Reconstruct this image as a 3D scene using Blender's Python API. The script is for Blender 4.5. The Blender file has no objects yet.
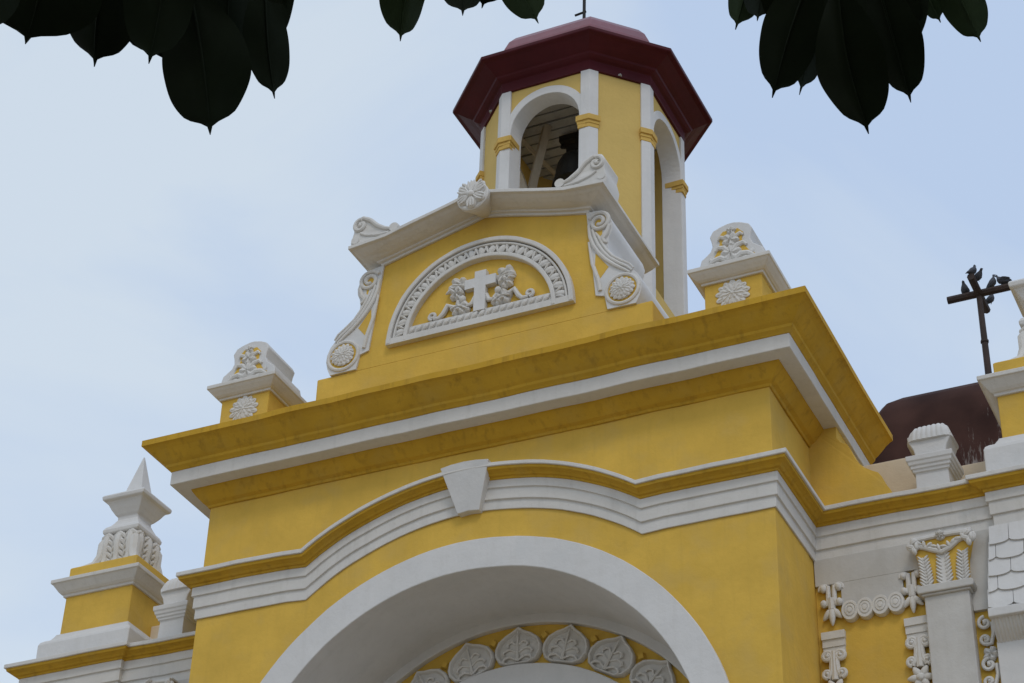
import bpy, bmesh, math, random
from mathutils import Vector, Matrix, noise
from mathutils.geometry import tessellate_polygon
R = math.radians
random.seed(7)
scene = bpy.context.scene
C = scene.collection

# ------------------------------------------------------------------ camera
CAM = Vector((12.606, -17.7578, 0.0))
RT = Vector((0.90652197, 0.42114575, 0.02922631))
UP = Vector((0.21442696, -0.51897993, 0.82745448))
FW = Vector((-0.36364681, 0.74383875, 0.56077171))
FPX = 2055.4822
cam = bpy.data.cameras.new('camera')
cam_o = bpy.data.objects.new('camera', cam); C.objects.link(cam_o)
cam.sensor_width = 36; cam.sensor_fit = 'HORIZONTAL'; cam.lens = FPX / 1024 * 36
cam.clip_start = 0.05; cam.clip_end = 4000
cam_o.matrix_world = Matrix(((RT.x, UP.x, -FW.x, CAM.x), (RT.y, UP.y, -FW.y, CAM.y), (RT.z, UP.z, -FW.z, CAM.z), (0, 0, 0, 1)))
scene.camera = cam_o

# ------------------------------------------------------------------ world + sun
SUN_DIR = Vector((0.42, -0.62, 0.82)).normalized()      # direction towards the hazy sun
sun_el = math.asin(SUN_DIR.z); sun_rot = math.atan2(SUN_DIR.x, SUN_DIR.y)
w = bpy.data.worlds.new('World'); scene.world = w; w.use_nodes = True
nt = w.node_tree; nt.nodes.clear()
out = nt.nodes.new('ShaderNodeOutputWorld'); bg = nt.nodes.new('ShaderNodeBackground')
bg.inputs['Strength'].default_value = 0.12
sky = nt.nodes.new('ShaderNodeTexSky'); sky.sky_type = 'NISHITA'; sky.sun_disc = False
sky.sun_elevation = sun_el; sky.sun_rotation = sun_rot
sky.air_density = 1.0; sky.dust_density = 1.5; sky.ozone_density = 1.0
tc = nt.nodes.new('ShaderNodeTexCoord')
mp = nt.nodes.new('ShaderNodeMapping'); mp.inputs['Scale'].default_value = (1.0, 1.0, 1.8); mp.inputs['Location'].default_value = (0.35, 0.1, 0.2)
nz = nt.nodes.new('ShaderNodeTexNoise'); nz.inputs['Scale'].default_value = 4.2; nz.inputs['Detail'].default_value = 6; nz.inputs['Roughness'].default_value = 0.52
nz.inputs['Distortion'].default_value = 0.4
cr = nt.nodes.new('ShaderNodeValToRGB'); cr.color_ramp.elements[0].position = 0.36; cr.color_ramp.elements[1].position = 0.68
cr.color_ramp.elements[0].color = (0.36, 0.36, 0.36, 1); cr.color_ramp.elements[1].color = (0.90, 0.90, 0.90, 1)
mix = nt.nodes.new('ShaderNodeMix'); mix.data_type = 'RGBA'
mix.inputs['Factor'].default_value = 0.86
# thin high overcast: bluer overhead and to the right, whiter haze towards the left, with soft cloud mottling
dotn = nt.nodes.new('ShaderNodeVectorMath'); dotn.operation = 'DOT_PRODUCT'; dotn.inputs[1].default_value = (-0.90, -0.42, -0.25)
gr = nt.nodes.new('ShaderNodeMapRange'); gr.inputs[1].default_value = -0.22; gr.inputs[2].default_value = 0.10; gr.inputs[3].default_value = 0.0; gr.inputs[4].default_value = 0.85
addn = nt.nodes.new('ShaderNodeMath'); addn.operation = 'MULTIPLY_ADD'; addn.inputs[1].default_value = 1.7; addn.inputs[2].default_value = -0.95; addn.use_clamp = False
sumn = nt.nodes.new('ShaderNodeMath'); sumn.operation = 'ADD'; sumn.use_clamp = True
cm = nt.nodes.new('ShaderNodeMix'); cm.data_type = 'RGBA'
cm.inputs[6].default_value = (4.15, 5.15, 6.8, 1); cm.inputs[7].default_value = (5.35, 6.08, 6.85, 1)
nt.links.new(tc.outputs['Generated'], dotn.inputs[0]); nt.links.new(dotn.outputs['Value'], gr.inputs[0])
nt.links.new(cr.outputs['Color'], addn.inputs[0]); nt.links.new(addn.outputs[0], sumn.inputs[0]); nt.links.new(gr.outputs[0], sumn.inputs[1])
nt.links.new(sumn.outputs[0], cm.inputs['Factor']); nt.links.new(cm.outputs[2], mix.inputs[7])
nt.links.new(tc.outputs['Generated'], mp.inputs['Vector']); nt.links.new(mp.outputs[0], nz.inputs['Vector'])
nt.links.new(nz.outputs['Fac'], cr.inputs['Fac']); pass
nt.links.new(sky.outputs[0], mix.inputs[6]); nt.links.new(mix.outputs[2], bg.inputs['Color'])
nt.links.new(bg.outputs[0], out.inputs['Surface'])
sun = bpy.data.lights.new('sun', 'SUN'); sun.energy = 0.6; sun.angle = R(14); sun.color = (1.0, 0.91, 0.79)
sun_o = bpy.data.objects.new('sun', sun); C.objects.link(sun_o); sun_o.location = (0, -30, 60)
sun_o.rotation_euler = SUN_DIR.to_track_quat('Z', 'Y').to_euler()
vs = scene.view_settings
vs.view_transform = 'Standard'; vs.look = 'None'; vs.exposure = 0.12; vs.gamma = 1.0; vs.use_curve_mapping = False

# ------------------------------------------------------------------ materials
def new_mat(name):
    m = bpy.data.materials.new(name); m.use_nodes = True
    return m, m.node_tree, m.node_tree.nodes['Principled BSDF']
def stucco(name, col, var=0.10, streak=0.0, streak_col=(0.12, 0.09, 0.05), rough=0.85, bump=0.25, patch_col=None, patch=0.0, grime=0.0, spec=0.25, crack=0.0):
    m, t, b = new_mat(name)
    N = t.nodes.new; L = t.links.new
    g = N('ShaderNodeNewGeometry')
    n1 = N('ShaderNodeTexNoise'); n1.inputs['Scale'].default_value = 1.6; n1.inputs['Detail'].default_value = 8; n1.inputs['Roughness'].default_value = 0.62
    L(g.outputs['Position'], n1.inputs['Vector'])
    r1 = N('ShaderNodeMapRange'); r1.inputs[1].default_value = 0.3; r1.inputs[2].default_value = 0.7
    r1.inputs[3].default_value = 1 - var; r1.inputs[4].default_value = 1 + var * 0.6
    L(n1.outputs['Fac'], r1.inputs[0])
    mul = N('ShaderNodeMix'); mul.data_type = 'RGBA'; mul.blend_type = 'MULTIPLY'; mul.inputs['Factor'].default_value = 1
    mul.inputs[6].default_value = (*col, 1); L(r1.outputs[0], mul.inputs[7])
    cur = mul.outputs[2]
    if patch > 0:
        n3 = N('ShaderNodeTexNoise'); n3.inputs['Scale'].default_value = 3.1; n3.inputs['Detail'].default_value = 5
        mpp = N('ShaderNodeMapping'); mpp.inputs['Location'].default_value = (7.3, 2.1, 5.5); L(g.outputs['Position'], mpp.inputs['Vector']); L(mpp.outputs[0], n3.inputs['Vector'])
        rp = N('ShaderNodeMapRange'); rp.inputs[1].default_value = 0.5; rp.inputs[2].default_value = 0.72; rp.inputs[3].default_value = 0; rp.inputs[4].default_value = patch
        L(n3.outputs['Fac'], rp.inputs[0])
        mx = N('ShaderNodeMix'); mx.data_type = 'RGBA'; L(rp.outputs[0], mx.inputs['Factor']); L(cur, mx.inputs[6]); mx.inputs[7].default_value = (*patch_col, 1)
        cur = mx.outputs[2]
    if streak > 0:
        mp_ = N('ShaderNodeMapping'); mp_.inputs['Scale'].default_value = (11, 11, 0.9); L(g.outputs['Position'], mp_.inputs['Vector'])
        n2 = N('ShaderNodeTexNoise'); n2.inputs['Scale'].default_value = 1.0; n2.inputs['Detail'].default_value = 4; n2.inputs['Roughness'].default_value = 0.6
        L(mp_.outputs[0], n2.inputs['Vector'])
        rs = N('ShaderNodeMapRange'); rs.inputs[1].default_value = 0.53; rs.inputs[2].default_value = 0.75; rs.inputs[3].default_value = 0; rs.inputs[4].default_value = streak
        L(n2.outputs['Fac'], rs.inputs[0])
        mx = N('ShaderNodeMix'); mx.data_type = 'RGBA'; L(rs.outputs[0], mx.inputs['Factor']); L(cur, mx.inputs[6]); mx.inputs[7].default_value = (*streak_col, 1)
        cur = mx.outputs[2]
    if crack > 0:
        mc = N('ShaderNodeMapping'); mc.inputs['Scale'].default_value = (1.3, 1.3, 0.55); mc.inputs['Location'].default_value = (3.3, 1.7, 0.4); L(g.outputs['Position'], mc.inputs['Vector'])
        nc = N('ShaderNodeTexNoise'); nc.inputs['Scale'].default_value = 0.9; nc.inputs['Detail'].default_value = 5; nc.inputs['Roughness'].default_value = 0.55; L(mc.outputs[0], nc.inputs['Vector'])
        sb = N('ShaderNodeMath'); sb.operation = 'SUBTRACT'; sb.inputs[1].default_value = 0.5; L(nc.outputs['Fac'], sb.inputs[0])
        ab = N('ShaderNodeMath'); ab.operation = 'ABSOLUTE'; L(sb.outputs[0], ab.inputs[0])
        rc = N('ShaderNodeMapRange'); rc.inputs[1].default_value = 0.0; rc.inputs[2].default_value = 0.0032; rc.inputs[3].default_value = crack; rc.inputs[4].default_value = 0.0; L(ab.outputs[0], rc.inputs[0])
        nk = N('ShaderNodeTexNoise'); nk.inputs['Scale'].default_value = 0.7; nk.inputs['Detail'].default_value = 2; L(g.outputs['Position'], nk.inputs['Vector'])
        rk = N('ShaderNodeMapRange'); rk.inputs[1].default_value = 0.48; rk.inputs[2].default_value = 0.58; L(nk.outputs['Fac'], rk.inputs[0])
        mk = N('ShaderNodeMath'); mk.operation = 'MULTIPLY'; L(rc.outputs[0], mk.inputs[0]); L(rk.outputs[0], mk.inputs[1])
        mx = N('ShaderNodeMix'); mx.data_type = 'RGBA'; L(mk.outputs[0], mx.inputs['Factor']); L(cur, mx.inputs[6]); mx.inputs[7].default_value = (col[0] * 0.45, col[1] * 0.42, col[2] * 0.4, 1)
        cur = mx.outputs[2]
    # small specks of weathering
    n5 = N('ShaderNodeTexNoise'); n5.inputs['Scale'].default_value = 17; n5.inputs['Detail'].default_value = 6; n5.inputs['Roughness'].default_value = 0.7
    L(g.outputs['Position'], n5.inputs['Vector'])
    rg = N('ShaderNodeMapRange'); rg.inputs[1].default_value = 0.58; rg.inputs[2].default_value = 0.8; rg.inputs[3].default_value = 0; rg.inputs[4].default_value = 0.22 + grime
    L(n5.outputs['Fac'], rg.inputs[0])
    mg = N('ShaderNodeMix'); mg.data_type = 'RGBA'; L(rg.outputs[0], mg.inputs['Factor']); L(cur, mg.inputs[6])
    mg.inputs[7].default_value = (col[0] * 0.6, col[1] * 0.58, col[2] * 0.55, 1)
    L(mg.outputs[2], b.inputs['Base Color'])
    b.inputs['Roughness'].default_value = rough
    b.inputs['Specular IOR Level'].default_value = spec
    n4 = N('ShaderNodeTexNoise'); n4.inputs['Scale'].default_value = 9; n4.inputs['Detail'].default_value = 9; n4.inputs['Roughness'].default_value = 0.6
    L(g.outputs['Position'], n4.inputs['Vector'])
    bp = N('ShaderNodeBump'); bp.inputs['Strength'].default_value = bump; bp.inputs['Distance'].default_value = 0.03
    L(n4.outputs['Fac'], bp.inputs['Height']); L(bp.outputs[0], b.inputs['Normal'])
    return m
M = {}
M['yellow'] = stucco('yellow_stucco', (0.675, 0.432, 0.075), 0.13, 0.16, (0.40, 0.25, 0.05), patch_col=(0.60, 0.40, 0.10), patch=0.7, crack=0.10)
M['yellow_mould'] = stucco('yellow_moulding_paint', (0.54, 0.315, 0.028), 0.14, 0.5, (0.25, 0.14, 0.02), patch_col=(0.48, 0.31, 0.06), patch=0.5)
M['yellow_pale'] = stucco('pale_yellow_tower_paint', (0.62, 0.44, 0.14), 0.07, 0.10, (0.45, 0.32, 0.1))
M['yellow_impost'] = stucco('ochre_impost_paint', (0.60, 0.39, 0.10), 0.1, 0.2, (0.4, 0.25, 0.06))
M['white'] = stucco('white_plaster', (0.655, 0.645, 0.63), 0.07, 0.16, (0.47, 0.45, 0.41), patch_col=(0.60, 0.60, 0.59), patch=0.6)
M['white_mould'] = stucco('white_moulding_plaster', (0.64, 0.62, 0.585), 0.09, 0.30, (0.42, 0.40, 0.36), patch_col=(0.62, 0.60, 0.56), patch=0.6, grime=0.15)
M['white_darker'] = stucco('darker_white_plaster', (0.545, 0.53, 0.50), 0.09, 0.2, (0.38, 0.36, 0.32), patch_col=(0.45, 0.43, 0.39), patch=0.5)  # darker, warmer white for the wing frieze and pilaster
M['ornament'] = stucco('old_white_relief_plaster', (0.66, 0.64, 0.605), 0.10, 0.2, (0.42, 0.40, 0.35), patch_col=(0.60, 0.57, 0.51), patch=0.6, grime=0.25)
M['cream'] = stucco('cream_plaster', (0.70, 0.60, 0.46), 0.08, 0.15, (0.5, 0.4, 0.28))
M['maroon'] = stucco('maroon_roof_paint', (0.068, 0.009, 0.013), 0.25, 0.25, (0.05, 0.01, 0.012), rough=0.45, bump=0.12, spec=0.15)
M['maroon_lit'] = stucco('lit_maroon_dome_paint', (0.20, 0.05, 0.062), 0.2, 0.3, (0.30, 0.14, 0.15), rough=0.38, bump=0.1, spec=0.5)  # lighter copy of the maroon: sky light on cap and eaves put into the colour
M['wood'] = stucco('grey_ceiling_boards', (0.40, 0.39, 0.37), 0.25, 0.4, (0.12, 0.1, 0.09))
M['beam'] = stucco('weathered_timber', (0.46, 0.40, 0.31), 0.2, 0.3, (0.14, 0.11, 0.08))
M['dark'] = stucco('dark_iron', (0.015, 0.014, 0.013), 0.3, rough=0.6)
M['bronze'] = stucco('old_bell_bronze', (0.014, 0.013, 0.012), 0.3, 0.3, (0.06, 0.07, 0.06), rough=0.5)
M['iron'] = stucco('rusty_iron_cross', (0.05, 0.035, 0.03), 0.3, 0.3, (0.11, 0.06, 0.04), rough=0.7)
M['bark'] = stucco('grey_brown_bark', (0.09, 0.07, 0.05), 0.3, 0.4, (0.04, 0.03, 0.02), bump=0.8)
M['pigeon'] = stucco('slate_pigeon_feathers', (0.075, 0.08, 0.095), 0.3)
M['paving'] = stucco('plaza_paving', (0.41, 0.335, 0.24), 0.2, grime=0.2)
M['bounce_blocker'] = stucco('dark_bounce_blocker', (0.045, 0.036, 0.026), 0.3, grime=0.3)
# old roof of the big dome: dark maroon with worn whitish run marks low down on its right half
def dome_mat():
    m, t, b = new_mat('worn_dark_maroon_dome')
    N = t.nodes.new; L = t.links.new
    g = N('ShaderNodeNewGeometry')
    n1 = N('ShaderNodeTexNoise'); n1.inputs['Scale'].default_value = 0.9; n1.inputs['Detail'].default_value = 7; L(g.outputs['Position'], n1.inputs['Vector'])
    ramp = N('ShaderNodeValToRGB'); ramp.color_ramp.elements[0].position = 0.3; ramp.color_ramp.elements[1].position = 0.7
    ramp.color_ramp.elements[0].color = (0.036, 0.017, 0.014, 1); ramp.color_ramp.elements[1].color = (0.070, 0.034, 0.027, 1)
    L(n1.outputs['Fac'], ramp.inputs['Fac'])
    mp_ = N('ShaderNodeMapping'); mp_.inputs['Scale'].default_value = (4.5, 1.5, 0.7); L(g.outputs['Position'], mp_.inputs['Vector'])
    n2 = N('ShaderNodeTexNoise'); n2.inputs['Scale'].default_value = 1.3; n2.inputs['Detail'].default_value = 7; n2.inputs['Roughness'].default_value = 0.72; L(mp_.outputs[0], n2.inputs['Vector'])
    s = N('ShaderNodeSeparateXYZ'); L(g.outputs['Position'], s.inputs[0])
    mx_ = N('ShaderNodeMapRange'); mx_.inputs[1].default_value = 1.8; mx_.inputs[2].default_value = 3.0; mx_.inputs[3].default_value = -0.12; mx_.inputs[4].default_value = 0.10; L(s.outputs['X'], mx_.inputs[0])
    mz_ = N('ShaderNodeMapRange'); mz_.inputs[1].default_value = 27.4; mz_.inputs[2].default_value = 29.8; mz_.inputs[3].default_value = 0.06; mz_.inputs[4].default_value = -0.14; L(s.outputs['Z'], mz_.inputs[0])
    a1 = N('ShaderNodeMath'); a1.operation = 'ADD'; L(mx_.outputs[0], a1.inputs[0]); L(mz_.outputs[0], a1.inputs[1])
    a2 = N('ShaderNodeMath'); a2.operation = 'ADD'; L(a1.outputs[0], a2.inputs[0]); L(n2.outputs['Fac'], a2.inputs[1])
    r = N('ShaderNodeMapRange'); r.inputs[1].default_value = 0.62; r.inputs[2].default_value = 0.74; r.inputs[4].default_value = 0.75; L(a2.outputs[0], r.inputs[0])
    mx = N('ShaderNodeMix'); mx.data_type = 'RGBA'; L(r.outputs[0], mx.inputs['Factor']); L(ramp.outputs['Color'], mx.inputs[6]); mx.inputs[7].default_value = (0.36, 0.33, 0.30, 1)
    L(mx.outputs[2], b.inputs['Base Color']); b.inputs['Roughness'].default_value = 0.8; b.inputs['Specular IOR Level'].default_value = 0.1
    return m
M['dome'] = dome_mat()
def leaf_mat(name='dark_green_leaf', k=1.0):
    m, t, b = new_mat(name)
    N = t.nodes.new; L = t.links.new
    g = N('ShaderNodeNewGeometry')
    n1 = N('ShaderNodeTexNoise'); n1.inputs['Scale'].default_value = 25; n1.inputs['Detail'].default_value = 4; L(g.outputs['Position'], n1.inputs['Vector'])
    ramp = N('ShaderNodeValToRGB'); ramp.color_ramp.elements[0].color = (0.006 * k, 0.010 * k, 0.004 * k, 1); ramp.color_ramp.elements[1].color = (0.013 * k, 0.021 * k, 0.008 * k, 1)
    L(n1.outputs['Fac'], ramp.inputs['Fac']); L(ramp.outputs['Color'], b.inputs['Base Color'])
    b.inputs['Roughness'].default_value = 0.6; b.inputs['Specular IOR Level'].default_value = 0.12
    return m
M['leaf'] = leaf_mat(); M['lit_leaf'] = leaf_mat('lit_green_leaf', 3.2)  # paler leaf copy: light caught by the edge leaves is put into its colour

# ------------------------------------------------------------------ mesh helpers
def world_origin(o):
    v = Vector((0, 0, 0))
    while o is not None:
        v += o.location; o = o.parent
    return v
def finish(o, label=None, cat=None, group=None, kind=None):
    if label: o['label'] = label
    if cat: o['category'] = cat
    if group: o['group'] = group
    if kind: o['kind'] = kind
    return o
def thing(name, loc, label, cat, group=None):
    o = bpy.data.objects.new(name, None); C.objects.link(o); o.location = loc; o.empty_display_size = 0.3
    return finish(o, label, cat, group)
WOB = [1.0]     # hand-trowelled unevenness of the plaster
DYW = [0.0]      # set-back of the wing being built
class MB:
    def __init__(s, mir=1):
        s.bm = bmesh.new(); s.mir = mir; s.dy = DYW[0]; s.wob = WOB[0]
    def v(s, p):
        x, y, z = p
        return s.bm.verts.new((3.5 + s.mir * (x - 3.5), y + s.dy, z))
    def face(s, vs):
        try: return s.bm.faces.new(vs)
        except ValueError: return None
    def loft(s, rings, close=True, caps=True):
        vr = [[s.v(p) for p in r] for r in rings]
        n = len(vr[0])
        for a, b in zip(vr, vr[1:]):
            for i in range(n if close else n - 1):
                j = (i + 1) % n
                s.face([a[i], a[j], b[j], b[i]])
        if caps and close:
            s.cap(vr[0]); s.cap(vr[-1])
        return vr
    def cap(s, vs):
        pts = [v.co.copy() for v in vs]
        for tri in tessellate_polygon([pts]):
            s.face([vs[i] for i in tri])
    def box(s, x0, x1, y0, y1, z0, z1):
        s.loft([[(x0, y0, z), (x1, y0, z), (x1, y1, z), (x0, y1, z)] for z in (z0, z1)])
    def sqloft(s, cx, cy, prof, hy=None):
        s.loft([[(cx - h, cy - (h if hy is None else h + hy), z), (cx + h, cy - (h if hy is None else h + hy), z), (cx + h, cy + (h if hy is None else h + hy), z), (cx - h, cy + (h if hy is None else h + hy), z)] for h, z in prof])
    def prism(s, outline, y0, y1):       # outline in x,z ; extruded in y
        s.loft([[(x, y0, z) for x, z in outline], [(x, y1, z) for x, z in outline]])
    def tube(s, pts, rad, n=8, flat=1.0, close_ends=True):
        pts = [Vector(p) for p in pts]; rings = []
        if not hasattr(rad, '__len__'): rad = [rad] * len(pts)
        ref = None
        for i, p in enumerate(pts):
            t = (pts[min(i + 1, len(pts) - 1)] - pts[max(i - 1, 0)])
            if t.length < 1e-9: t = Vector((0, 0, 1))
            t.normalize()
            if ref is None: ref = Vector((0, 1, 0)) if abs(t.y) < 0.9 else Vector((1, 0, 0))
            a = (ref - t * ref.dot(t)).normalized(); b = t.cross(a); ref = a
            rings.append([p + (a * math.cos(2 * math.pi * k / n) * flat + b * math.sin(2 * math.pi * k / n)) * rad[i] for k in range(n)])
        s.loft(rings, True, close_ends)
    def ell(s, c, rx, ry, rz, ang=0.0, nu=10, nv=7, point=0.0):
        # ellipsoid in x,z rotated by ang in the facade plane; rz is the long axis; point > 0 sharpens the +z end
        c = Vector(c); rings = []
        ca, sa = math.cos(ang), math.sin(ang)
        for i in range(nv + 1):
            ph = math.pi * i / nv; zz = -math.cos(ph); rr = math.sin(ph)
            if i == 0 or i == nv: rr = 0.02
            if point: rr *= (1 - point * max(0, (zz + 0.1)))
            ring = []
            for k in range(nu):
                th = 2 * math.pi * k / nu
                lx, ly, lz = rx * rr * math.cos(th), ry * rr * math.sin(th), rz * zz
                ring.append((c.x + lx * ca + lz * sa, c.y + ly, c.z - lx * sa + lz * ca))
            rings.append(ring)
        s.loft(rings)
    def disc(s, cx, cz, r, y0, y1, n=28, r2=None):
        s.loft([[(cx + rr * math.cos(2 * math.pi * k / n), y, cz + rr * math.sin(2 * math.pi * k / n)) for k in range(n)] for rr, y in ((r, y1), (r if r2 is None else r2, y0))])
    def plan_sweep(s, path, prof, rough=0.0, step=0.16):
        # path: list of (x,y) plan points; outward side is on the right of the walking direction; prof: (out, z)
        st = []
        P = [Vector(p) for p in path]
        def nrm(a, b):
            d = (b - a).normalized(); return Vector((d.y, -d.x))
        for i, p in enumerate(P):
            if i == 0: o = nrm(P[0], P[1])
            elif i == len(P) - 1: o = nrm(P[-2], P[-1])
            else:
                a, b = nrm(P[i - 1], p), nrm(p, P[i + 1]); m = (a + b)
                o = m * (2 / m.length_squared)
            st.append((p, o))
            if i < len(P) - 1:
                n0 = nrm(p, P[i + 1]); L = (P[i + 1] - p).length; k = int(L / step)
                m = max([abs(q[0]) for q in prof])
                for j in range(1, k):
                    t = j / k
                    if t * L > m * 1.2 and (1 - t) * L > m * 1.2: st.append((p.lerp(P[i + 1], t), n0))
        rings = []
        for p, o in st:
            ring = []
            for out_, z in prof:
                q = p + o * out_
                dz = noise.noise(Vector((q.x * 1.7, q.y * 1.7, z * 0.6 + 3.1))) * rough
                dn = noise.noise(Vector((q.x * 1.3 + 9, q.y * 1.3, z * 0.8))) * rough if out_ > 0.01 else 0
                ring.append((q.x + o.x * dn, q.y + o.y * dn, z + dz))
            rings.append(ring)
        s.loft(rings)
    def build(s, name, mat, parent=None, bevel=0.0, smooth=False, label=None, seg=2):
        bm = s.bm
        bmesh.ops.recalc_face_normals(bm, faces=bm.faces)
        org = world_origin(parent) if parent else Vector((0, 0, 0))
        for v in bm.verts:
            if s.wob: v.co += (noise.noise_vector(v.co * 1.3) * 0.008 + noise.noise_vector(v.co * 5.1) * 0.003) * s.wob
            v.co -= org
        me = bpy.data.meshes.new(name); bm.to_mesh(me); bm.free()
        me.materials.append(mat)
        if smooth:
            for p in me.polygons: p.use_smooth = True
            try: me.set_sharp_from_angle(angle=R(42 if smooth is True else smooth))
            except Exception: pass
        o = bpy.data.objects.new(name, me); C.objects.link(o); o.parent = parent
        if bevel > 0:
            md = o.modifiers.new('bevel', 'BEVEL'); md.width = bevel; md.segments = seg; md.limit_method = 'ANGLE'; md.angle_limit = R(35)
            md.use_clamp_overlap = True
        if label: o['label'] = label
        return o
def arc(cx, cz, r, a0, a1, n, rz=None):
    rz = r if rz is None else rz
    return [(cx + r * math.cos(R(a0 + (a1 - a0) * k / n)), cz + rz * math.sin(R(a0 + (a1 - a0) * k / n))) for k in range(n + 1)]
def spiral(cx, cz, r0, r1, a0, a1, n=22):
    return [(cx + (r0 + (r1 - r0) * k / n) * math.cos(R(a0 + (a1 - a0) * k / n)), cz + (r0 + (r1 - r0) * k / n) * math.sin(R(a0 + (a1 - a0) * k / n))) for k in range(n + 1)]
def y3(pts, y): return [(x, y, z) for x, z in pts]
def rosette(mb, cx, cz, r, y, n=14, depth=0.05):
    # chrysanthemum: three overlapping rings of hollowed petals on a low dome
    mb.ell((cx, y + depth * 0.35, cz), r * 0.93, depth * 0.8, r * 0.93, 0, 24, 8)
    for ring, (rr, ln, wd, lift, off) in enumerate(((0.70, 0.30, 0.19, 0.25, 0), (0.47, 0.28, 0.16, 0.60, 0.5), (0.25, 0.2, 0.12, 0.85, 0))):
        m = n if ring < 2 else max(7, n // 2)
        for k in range(m):
            a = 2 * math.pi * (k + off) / m
            ca, sa = math.sin(a), math.cos(a)
            jit = 1 + 0.06 * math.sin(k * 5.1 + ring)
            mb.ell((cx + ca * r * rr * jit, y - depth * lift, cz + sa * r * rr * jit), r * wd, depth * 0.42, r * ln, a, 8, 6)
            mb.tube([(cx + ca * r * (rr - ln * 0.6), y - depth * (lift + 0.38), cz + sa * r * (rr - ln * 0.6)), (cx + ca * r * (rr + ln * 0.6), y - depth * (lift + 0.36), cz + sa * r * (rr + ln * 0.6))], r * 0.035, 5)
    mb.ell((cx, y - depth * 1.1, cz), r * 0.13, depth * 0.5, r * 0.13, 0, 8, 6)
def vine_leaf(mb, cx, cz, r, ang, y, lobes=5, depth=0.05):
    # lobed leaf relief: bulging, veined, with an uneven outline
    n = 40; rings = []
    for k, (f, h) in enumerate(((1.0, 0.0), (0.96, 0.5), (0.7, 0.85), (0.42, 0.75), (0.12, 1.0))):
        ring = []
        for i in range(n):
            t = 2 * math.pi * i / n
            rr = r * f * (0.76 + 0.24 * abs(math.cos(t * lobes / 2)) ** 0.7) * (1 + 0.05 * math.sin(t * 9 + cx * 7))
            hh = depth * h * (1 + 0.35 * math.cos(t * lobes) * (1 if 0 < k < 4 else 0)) * (1 + 0.25 * noise.noise(Vector((math.cos(t) * 3 + cx * 5, math.sin(t) * 3, k))))
            a = t + ang
            ring.append((cx + rr * math.sin(a), y - hh, cz + rr * math.cos(a)))
        rings.append(ring)
    mb.loft(rings)

# ------------------------------------------------------------------ ground
g = MB(); g.loft([[(-1500, -1500, -1.6), (1500, -1500, -1.6)], [(-1500, 1500, -1.6), (1500, 1500, -1.6)]], close=False)
finish(g.build('ground', M['paving']), kind='structure')
g = MB(); g.cap([g.v((13.0 + (7.5 + 1.2 * math.sin(3 * a) + 0.6 * math.sin(7 * a + 1)) * math.cos(a), -19.0 + (6.5 + 0.8 * math.sin(4 * a)) * math.sin(a), -1.595)) for a in [2 * math.pi * k / 60 for k in range(60)]])
finish(g.build('bounce_blocker', M['bounce_blocker']), kind='structure')  # unseen dark patch added below the leaves to cut ground bounce onto them

# ------------------------------------------------------------------ portal block
W = 7.0; ZG = -1.6
portal = thing('church_portal', (3.5, 0, ZG), 'yellow church front block with deep cornice, curved white banded moulding and a wide white arch', 'church portal')
AC = (3.5, 7.74); RO, RI = 3.085, 2.72
def arch_band(mb, cx, cz, r0, r1, y0, y1, legs, n=48, a0=180, a1=0, r0z=None, r1z=None):
    pin = arc(cx, cz, r0, a0, a1, n, r0z); pout = arc(cx, cz, r1, a0, a1, n, r1z)
    if legs is not None:
        pin = [(pin[0][0], legs)] + pin + [(pin[-1][0], legs)]; pout = [(pout[0][0], legs)] + pout + [(pout[-1][0], legs)]
    mb.loft([[(pi[0], y0, pi[1]), (po[0], y0, po[1]), (po[0], y1, po[1]), (pi[0], y1, pi[1])] for pi, po in zip(pin, pout)])
wl = MB()
# front wall with the arch cut out, as one thick sheet
ins = [(3.5 - RI - 0.12, ZG)] + arc(*AC, RI + 0.12, 180, 0, 48) + [(3.5 + RI + 0.12, ZG)]
outl = [(0, ZG), (0, 7.74)]
def outer_pt(a):
    # point on the box outline (0..7, up to 12.72) in direction a from the arch centre
    dx, dz = math.cos(a), math.sin(a)
    t = min((3.5 / abs(dx)) if abs(dx) > 1e-6 else 1e9, ((12.72 - 7.74) / dz) if dz > 1e-6 else 1e9)
    return (3.5 + dx * t, 7.74 + dz * t)
angs = sorted(set([math.pi - math.pi * k / 48 for k in range(49)] + [math.atan2(4.98, 3.5), math.pi - math.atan2(4.98, 3.5)]), reverse=True)
ins = [(3.5 - RI - 0.12, ZG)] + [(3.5 + (RI + 0.12) * math.cos(a), 7.74 + (RI + 0.12) * math.sin(a)) for a in angs] + [(3.5 + RI + 0.12, ZG)]
outs = [(0, ZG)] + [outer_pt(a) for a in angs] + [(7, ZG)]
wl.loft([[(i[0], 0, i[1]), (o[0], 0, o[1]), (o[0], 1.12, o[1]), (i[0], 1.12, i[1])] for i, o in zip(ins, outs)])
wl.box(0.002, 6.998, 1.3, 2.59, 10.6, 12.718); wl.box(0.002, 0.5, 1.1, 2.59, ZG, 10.61); wl.box(6.5, 6.998, 1.1, 2.59, ZG, 10.61); wl.box(0.002, 6.998, 1.1, 1.31, 10.9, 12.717)
wl.build('wall', M['yellow'], portal, 0.012)
mb = MB(); arch_band(mb, *AC, RI + 0.001, RO, -0.06, 0.02, ZG, 64); arch_band(mb, *AC, RI, RI + 0.13, -0.058, 0.10, ZG, 64)
mb.build('archivolt', M['white'], portal, 0.01)
mb = MB(); arch_band(mb, *AC, RI + 0.012, RI + 0.12, 0.09, 1.28, ZG, 64)
mb.build('arch_vault', M['white'], portal, smooth=True)
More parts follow.
